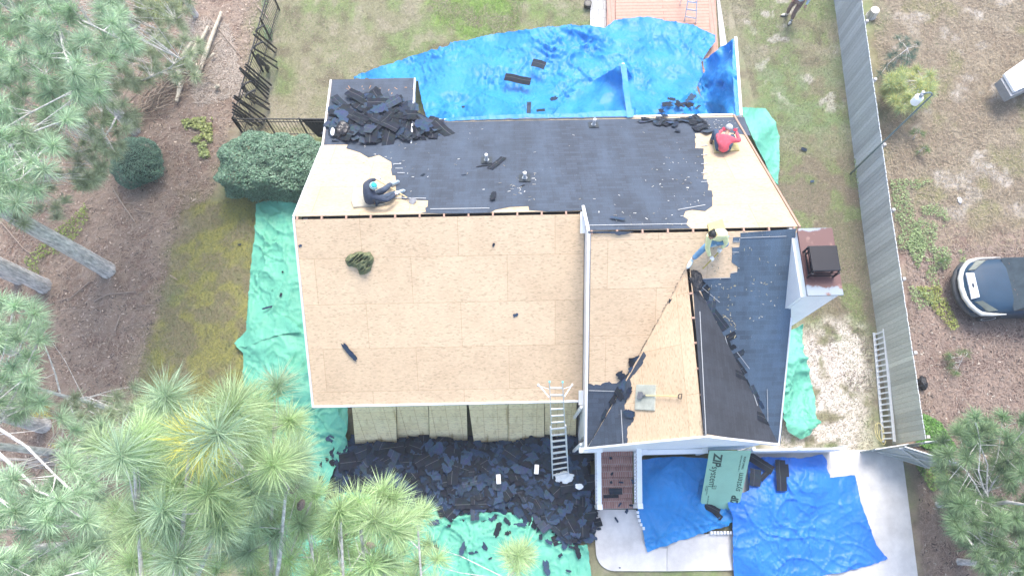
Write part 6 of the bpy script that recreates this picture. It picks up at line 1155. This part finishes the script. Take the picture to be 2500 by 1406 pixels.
CL += [(c, 0) for c in scatter([(-160, 1150), (80, 1150), (200, 1200), (260, 1260), (270, 1380), (290, 1500), (-160, 1500)], 95, 6, 9.5, 5, 18)]
CL += [(c, 1) for c in scatter([(150, 960), (240, 960), (330, 940), (380, 980), (300, 1020), (250, 1080), (160, 1060)], 22, 3, 5.5, 6, 20)]
CL += [(c, 0) for c in scatter([(150, 1000), (260, 1040), (280, 1180), (240, 1230), (180, 1180), (150, 1080)], 14, 5, 8, 9, 20)]
trunks = [(P(262, 660, 0), 11.5, .25, 'pine with the thickest trunk at the left, its foot nearest the moss'), (P(106, 698, 0), 12, .24, 'pine with a stout trunk at the left edge below the thickest trunk'), (P(46, 684, 0), 10, .16, 'slender dark pine trunk half hidden behind the stout one at the left edge'), (P(108, 1038, 0), 11, .2, 'pine with a short view of its grey trunk at the left edge, mid height'), (P(236, 1122, 0), 8, .13, 'thin pine with bare tangled twigs beside it near the lower left'),
          (P(330, 320, 0), 9.8, .17, 'bushy pine filling the upper left beside the round shrub'), (P(478, 40, 0), 6, .11, 'young pine at the top between the logs and the dense crowns'), (P(215, 215, 0), 9.5, .18, 'tall pine in the middle of the upper left foliage'), (P(330, 60, 0), 9.6, .17, 'tall pine at the very top left of the brush pile'), (P(120, 420, 0), 9, .17, 'pine whose feathery crown hangs left of the round shrub'), (P(200, 1330, 0), 9, .16, 'pine in the lower left corner below the tangled twigs'), (P(60, 870, 0), 8, .14, 'pine showing as a small crown at the left edge between two trunks'), (P(330, 1010, 0), 5.5, .08, 'small low pine just above the nearest big pine clusters')]
asg = {i: [] for i in range(len(trunks))}
for c, kind in CL:
    b_ = min(range(len(trunks)), key=lambda i: math.hypot(trunks[i][0].x-c.x, trunks[i][0].y-c.y)+(4 if trunks[i][1] < c.z+.3 else 0)+(1.5 if i < 5 and i != 1 else 0)); asg[b_].append((c, kind))
for i, (p, hgt, tr, lb) in enumerate(trunks):
    cl = asg[i]
    for k in range(16 if len(cl) < 10 else 3): a = rnd.uniform(0, 6.28); cl.append((Vector((p.x-1.2+math.cos(a)*rnd.uniform(.5, 2.0)*.9, p.y+math.sin(a)*rnd.uniform(.4, 1.6), hgt-rnd.uniform(.2, 2.4))) if i < 5 else Vector((p.x+math.cos(a)*.7, p.y+math.sin(a)*.7, hgt-rnd.uniform(.2, 1.5))), 0))
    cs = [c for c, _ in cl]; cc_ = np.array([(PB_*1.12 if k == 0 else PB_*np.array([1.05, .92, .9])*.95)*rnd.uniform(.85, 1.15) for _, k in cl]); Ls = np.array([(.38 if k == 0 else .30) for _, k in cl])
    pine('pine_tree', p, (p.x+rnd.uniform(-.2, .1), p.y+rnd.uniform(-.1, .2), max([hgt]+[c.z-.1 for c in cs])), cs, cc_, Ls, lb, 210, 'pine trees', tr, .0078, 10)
# bare tangled twigs
mb = MB()
for i in range(26):
    u, v = 150+rr.uniform(-110, 10), 1128+rr.uniform(-12, 12); pts = [P(u-20, v, 2.4)]; a = rr.uniform(-.9, .5); 
    for k in range(6): u += 22*math.cos(a); v += 22*math.sin(a); a += rr.uniform(-.7, .7); pts.append(P(u, v, 2.4-.3*k+rr.uniform(-.1, .1)))
    mb.tube(pts, [.022, .018, .014, .012, .01, .008, .005], 5, (.42, .38, .34))
for u0, v0, a0 in ((0, 1148, -.25), (-10, 1120, .02)):
    pts = [P(u0+k*26, v0+k*26*math.sin(a0), 2.6-.1*k) for k in range(7)]; mb.tube(pts, [.05, .045, .04, .034, .028, .02, .01], 7, (.42, .38, .35))
tag(mb.build('dead_branches', SCRAP, None), 'tangle of bare curling grey twigs near the lower left trunk', 'dead branch')
# right-hand feathery tree and small shrubs
def feathery(name, base, cl, L, col, label, cat='tree', n=70, tr=.08, wd=.006, group=None, top=None):
    cols = np.array([np.array(col)*rnd.uniform(.8, 1.25) for _ in cl]); return pine(name, base, top or (base[0], base[1], max(c.z for c in cl)), cl, cols, np.full(len(cl), L), label, n, group, tr, wd, 12)
for base_, poly, n_, h0, h1, lb in [((2290, 1230), [(2300, 1040), (2420, 1005), (2520, 1010), (2600, 1090), (2600, 1260), (2450, 1290), (2330, 1240), (2280, 1170)], 85, 1.5, 4.2, 'feathery green tree beyond the open gate at the right'), ((2340, 1370), [(2290, 1200), (2400, 1240), (2560, 1260), (2580, 1480), (2420, 1500), (2400, 1370), (2330, 1300)], 70, 1.2, 3.8, 'feathery green tree in the lower right corner')]:
    b_ = P(*base_, 0); feathery('evergreen_tree', tuple(b_), scatter(poly, n_, h0, h1, n_, 15), .36, (.25, .36, .19), lb, 'tree', 260, .09, .008, 'feathery evergreens at the right')
b_ = P(2215, 235, 0); feathery('yellow_shrub', tuple(b_), scatter([(2170, 190), (2210, 165), (2275, 170), (2285, 215), (2250, 260), (2190, 265), (2160, 225)], 34, .4, 1.3, 31, 10), .34, (.66, .64, .27), 'yellow green feathery shrub under the white lamp head', 'shrub', 240, .03, .008)
b_ = P(2180, 160, 0); feathery('blue_shrub', tuple(b_), scatter([(2195, 85), (2240, 90), (2245, 130), (2220, 160), (2190, 185), (2140, 180), (2170, 140)], 18, .4, 1.2, 32, 13), .26, (.14, .23, .17), 'bluish thin shrub just above the yellow green one', 'shrub', 110, .03, .007)
for u, v, lb in [(2328, 888, 'pale green pine seedling below the blue car on the straw'), (2290, 645, 'small green seedling in the ground cover left of the car bumper'), (2228, 340, 'small green seedling right of the lamp pole'), (2240, 375, 'second green seedling a little below the first by the lamp pole')]:
    b_ = P(u, v, 0); r_ = 30 if v == 888 else 14; cl = [b_+Vector((rnd.uniform(-1, 1)*r_/90, rnd.uniform(-1, 1)*r_/90, rnd.uniform(.15, .45))) for _ in range(12 if r_ == 30 else 5)]; feathery('seedling', tuple(b_), cl, .22, (.16, .27, .09), lb, 'seedling', 60, .015, .006)
# ---------------------------------------------------------------- ground cover, leaves, grass, straw
def inpoly(px, n, seed, cond=None):
    r_ = np.random.RandomState(seed); us = [p[0] for p in px]; vs = [p[1] for p in px]; W_ = [P(u, v) for u, v in px]; xs = [p.x for p in W_]; ys = [p.y for p in W_]; pw = [(p.x, p.y) for p in W_]; x_ = r_.uniform(min(xs), max(xs), n*3); y_ = r_.uniform(min(ys), max(ys), n*3); ok = pinp(x_, y_, pw); x_, y_ = x_[ok][:n], y_[ok][:n]; return x_, y_
def cover_leaves(name, patches, label, cat):
    Vs, Cs, S = [], [], []
    for px, n, col, sz, th in patches:
        x_, y_ = inpoly(px, n, int(px[0][0])); k = fbm(x_*1.7, y_*1.7, 4, 13) > th; x_, y_ = x_[k], y_[k]; Vs.append(np.stack([x_, y_, NR.uniform(.03, .14, len(x_))], 1)); Cs.append(np.array(col)*NR.uniform(.6, 1.4, len(x_))[:, None]); S.append(np.full(len(x_), sz)*NR.uniform(.7, 1.3, len(x_)))
    V, F, c_ = leafs(np.concatenate(Vs), np.concatenate(S), np.concatenate(Cs), 1.0, .7); tag(mesh_np(name, V, F, LEAF, None, c_), label, cat, kind='stuff')
gl = (.24, .33, .13)
cover_leaves('ground_cover', [([(2170, 440), (2280, 440), (2370, 620), (2350, 720), (2230, 760), (2190, 600)], 6500, gl, .055, .52), ([(2080, 380), (2110, 380), (2150, 640), (2120, 640)], 1500, gl, .055, .5), ([(2230, 700), (2290, 700), (2340, 800), (2320, 810)], 700, (.3, .34, .08), .06, .4), ([(2250, 1010), (2290, 1030), (2330, 1090), (2320, 1120), (2270, 1100), (2235, 1085)], 3200, (.12, .27, .05), .07, .2), ([(2230, 1130), (2300, 1140), (2330, 1170), (2270, 1200)], 500, (.2, .3, .08), .07, .4), ([(2235, 540), (2260, 600), (2240, 660), (2210, 600)], 500, gl, .07, .3),
    ([(445, 295), (520, 290), (520, 350), (470, 360)], 700, (.30, .34, .10), .11, .4), ([(505, 350), (515, 385), (490, 390), (485, 360)], 120, (.30, .36, .12), .11, .2), ([(330, 0), (450, 0), (440, 50), (350, 45)], 1800, (.22, .27, .06), .1, .3), ([(350, 0), (430, 0), (420, 40)], 300, (.5, .42, .08), .1, .3), ([(255, 240), (285, 280), (290, 310), (265, 310), (255, 270)], 400, (.12, .25, .07), .07, .2), ([(60, 960), (120, 980), (130, 1020), (80, 1020)], 400, (.5, .42, .08), .06, .3), ([(60, 640), (100, 600), (210, 500), (230, 540), (150, 620), (90, 680)], 700, (.25, .32, .07), .07, .4), ([(120, 1080), (160, 1090), (170, 1140), (130, 1130)], 150, (.5, .42, .08), .06, .3), ([(440, 480), (480, 440), (540, 520), (500, 560)], 0, gl, .05, .3), ([(640, 0), (660, 0), (668, 120), (650, 120)], 500, (.18, .27, .13), .06, .45)],
    'low leafy green and yellow ground cover in patches', 'ground cover')
# strands of straw and leaf litter
def strands(px, n, col, L, wd, seed, var=.5, th=None):
    x_, y_ = inpoly(px, n, seed)
    if th is not None: k = fbm(x_*1.1, y_*1.1, 4, seed) > th; x_, y_ = x_[k], y_[k]
    m_ = len(x_); a = NR.uniform(0, 6.28, m_); l_ = NR.uniform(.5, 1.3, m_)*L/2; dx, dy = np.cos(a)*l_, np.sin(a)*l_; z0, z1 = NR.uniform(.012, .035, m_), NR.uniform(.012, .05, m_); sx, sy = -np.sin(a)*wd/2, np.cos(a)*wd/2
    V = np.stack([np.stack([x_-dx-sx, y_-dy-sy, z0], 1), np.stack([x_+dx-sx, y_+dy-sy, z1], 1), np.stack([x_+dx+sx, y_+dy+sy, z1], 1), np.stack([x_-dx+sx, y_-dy+sy, z0], 1)], 1).reshape(-1, 3)
    return V, np.repeat(np.array(col)*NR.uniform(1-var, 1+var, m_)[:, None], 4, 0)
WOOD = [(-300, -120), (655, -120), (600, 180), (560, 330), (520, 480), (440, 520), (400, 700), (340, 900), (330, 1100), (500, 1300), (420, 1500), (-300, 1500)]; RIGHT = [(2210, 600), (2800, 600), (2800, 1500), (2260, 1500), (2230, 1000)]
S = [strands(WOOD, 60000, (.38, .295, .225), .16, .012, 1, .3), strands(WOOD, 5000, (.42, .34, .28), .07, .03, 2), strands(WOOD, 1200, (.52, .42, .33), .06, .04, 3), strands(WOOD, 4000, (.08, .06, .05), .1, .02, 4), strands(RIGHT, 30000, (.34, .26, .21), .16, .012, 5, .3), strands(RIGHT, 900, (.44, .4, .33), .07, .03, 6), strands(RIGHT, 1200, (.07, .05, .04), .09, .03, 7), strands([(2120, -100), (2700, -100), (2700, 620), (2180, 620)], 26000, (.30, .245, .165), .13, .012, 8), strands([(1920, 800), (2130, 800), (2130, 1100), (1920, 1100)], 1400, (.13, .10, .08), .12, .012, 10, th=.62), strands([(430, 40), (560, 60), (600, 230), (480, 260)], 2500, (.42, .36, .3), .3, .016, 12)]
V = np.concatenate([s_[0] for s_ in S]); tag(mesh_np('pine_straw', V, np.arange(len(V)).reshape(-1, 4), LEAF, None, np.concatenate([s_[1] for s_ in S])), 'fallen pine straw and dead leaves spread over the ground', 'pine straw', kind='stuff')
LAWN = [(600, -120), (1780, -120), (1780, 300), (640, 320)]; LAWN2 = [(1750, -120), (2050, -120), (2150, 800), (2130, 1100), (1900, 1100), (1880, 400)]; MOSS = [(430, 500), (640, 480), (640, 1200), (330, 1200), (340, 900)]
def blades(px, n, cols, L, wd, seed, lean=.8):
    x_, y_ = inpoly(px, n, seed); m_ = len(x_); a = NR.uniform(0, 6.28, m_); t__ = NR.uniform(.2, lean, m_); l_ = NR.uniform(.5, 1.3, m_)*L; dx, dy, dz = np.cos(a)*l_*t__, np.sin(a)*l_*t__, l_*np.sqrt(np.maximum(.05, 1-t__**2))*.7
    sx, sy = -np.sin(a)*wd/2, np.cos(a)*wd/2; z_ = np.zeros(m_)-.01; V = np.stack([np.stack([x_-sx, y_-sy, z_], 1), np.stack([x_+sx, y_+sy, z_], 1), np.stack([x_+dx, y_+dy, z_+dz], 1)], 1).reshape(-1, 3)
    n1 = fbm(x_*.8, y_*.8, 4, 3)[:, None]; c_ = np.array(cols[0])*(1-sst(n1, .42, .6))+np.array(cols[1])*sst(n1, .42, .6); pick = NR.rand(m_)[:, None] < .3; c_ = np.where(pick, np.array(cols[2]), c_)*NR.uniform(.6, 1.4, m_)[:, None]; return V, np.repeat(c_, 3, 0)
B_ = [blades(LAWN, 90000, [(.29, .28, .16), (.22, .30, .11), (.38, .36, .24)], .07, .014, 20, .97), blades(LAWN2, 60000, [(.25, .21, .14), (.205, .235, .115), (.35, .31, .23)], .07, .014, 21, .97), blades([(990, -80), (1290, -80), (1270, 60), (1190, 110), (1080, 60)], 9000, [(.20, .34, .06), (.24, .40, .08), (.3, .4, .1)], .08, .016, 22, .95), blades(MOSS, 30000, [(.24, .21, .10), (.25, .25, .06), (.16, .18, .08)], .06, .016, 23, .97), blades([(2120, -100), (2700, -100), (2700, 500), (2180, 500)], 22000, [(.24, .20, .13), (.17, .21, .09), (.33, .29, .2)], .07, .014, 24, .97)]
V = np.concatenate([s_[0] for s_ in B_]); tag(mesh_np('grass', V, np.arange(len(V)).reshape(-1, 3), LEAF, None, np.concatenate([s_[1] for s_ in B_])), 'short patchy lawn grass with dry and green tufts', 'grass', kind='stuff')
# ---------------------------------------------------------------- thin air
hz = bpy.data.materials.new('haze_air'); hz.use_nodes = True; t = hz.node_tree; t.nodes.clear(); o_ = t.nodes.new('ShaderNodeOutputMaterial'); v_ = t.nodes.new('ShaderNodeVolumePrincipled')
v_.inputs['Color'].default_value = (.93, .96, 1, 1); v_.inputs['Density'].default_value = .002; v_.inputs['Anisotropy'].default_value = .2; t.links.new(v_.outputs[0], o_.inputs['Volume'])
mb = MB(); mb.box((0, 0, 11), (1300, 1300, 25)); ho = mb.build('haze', hz, None); tag(ho, kind='stuff')
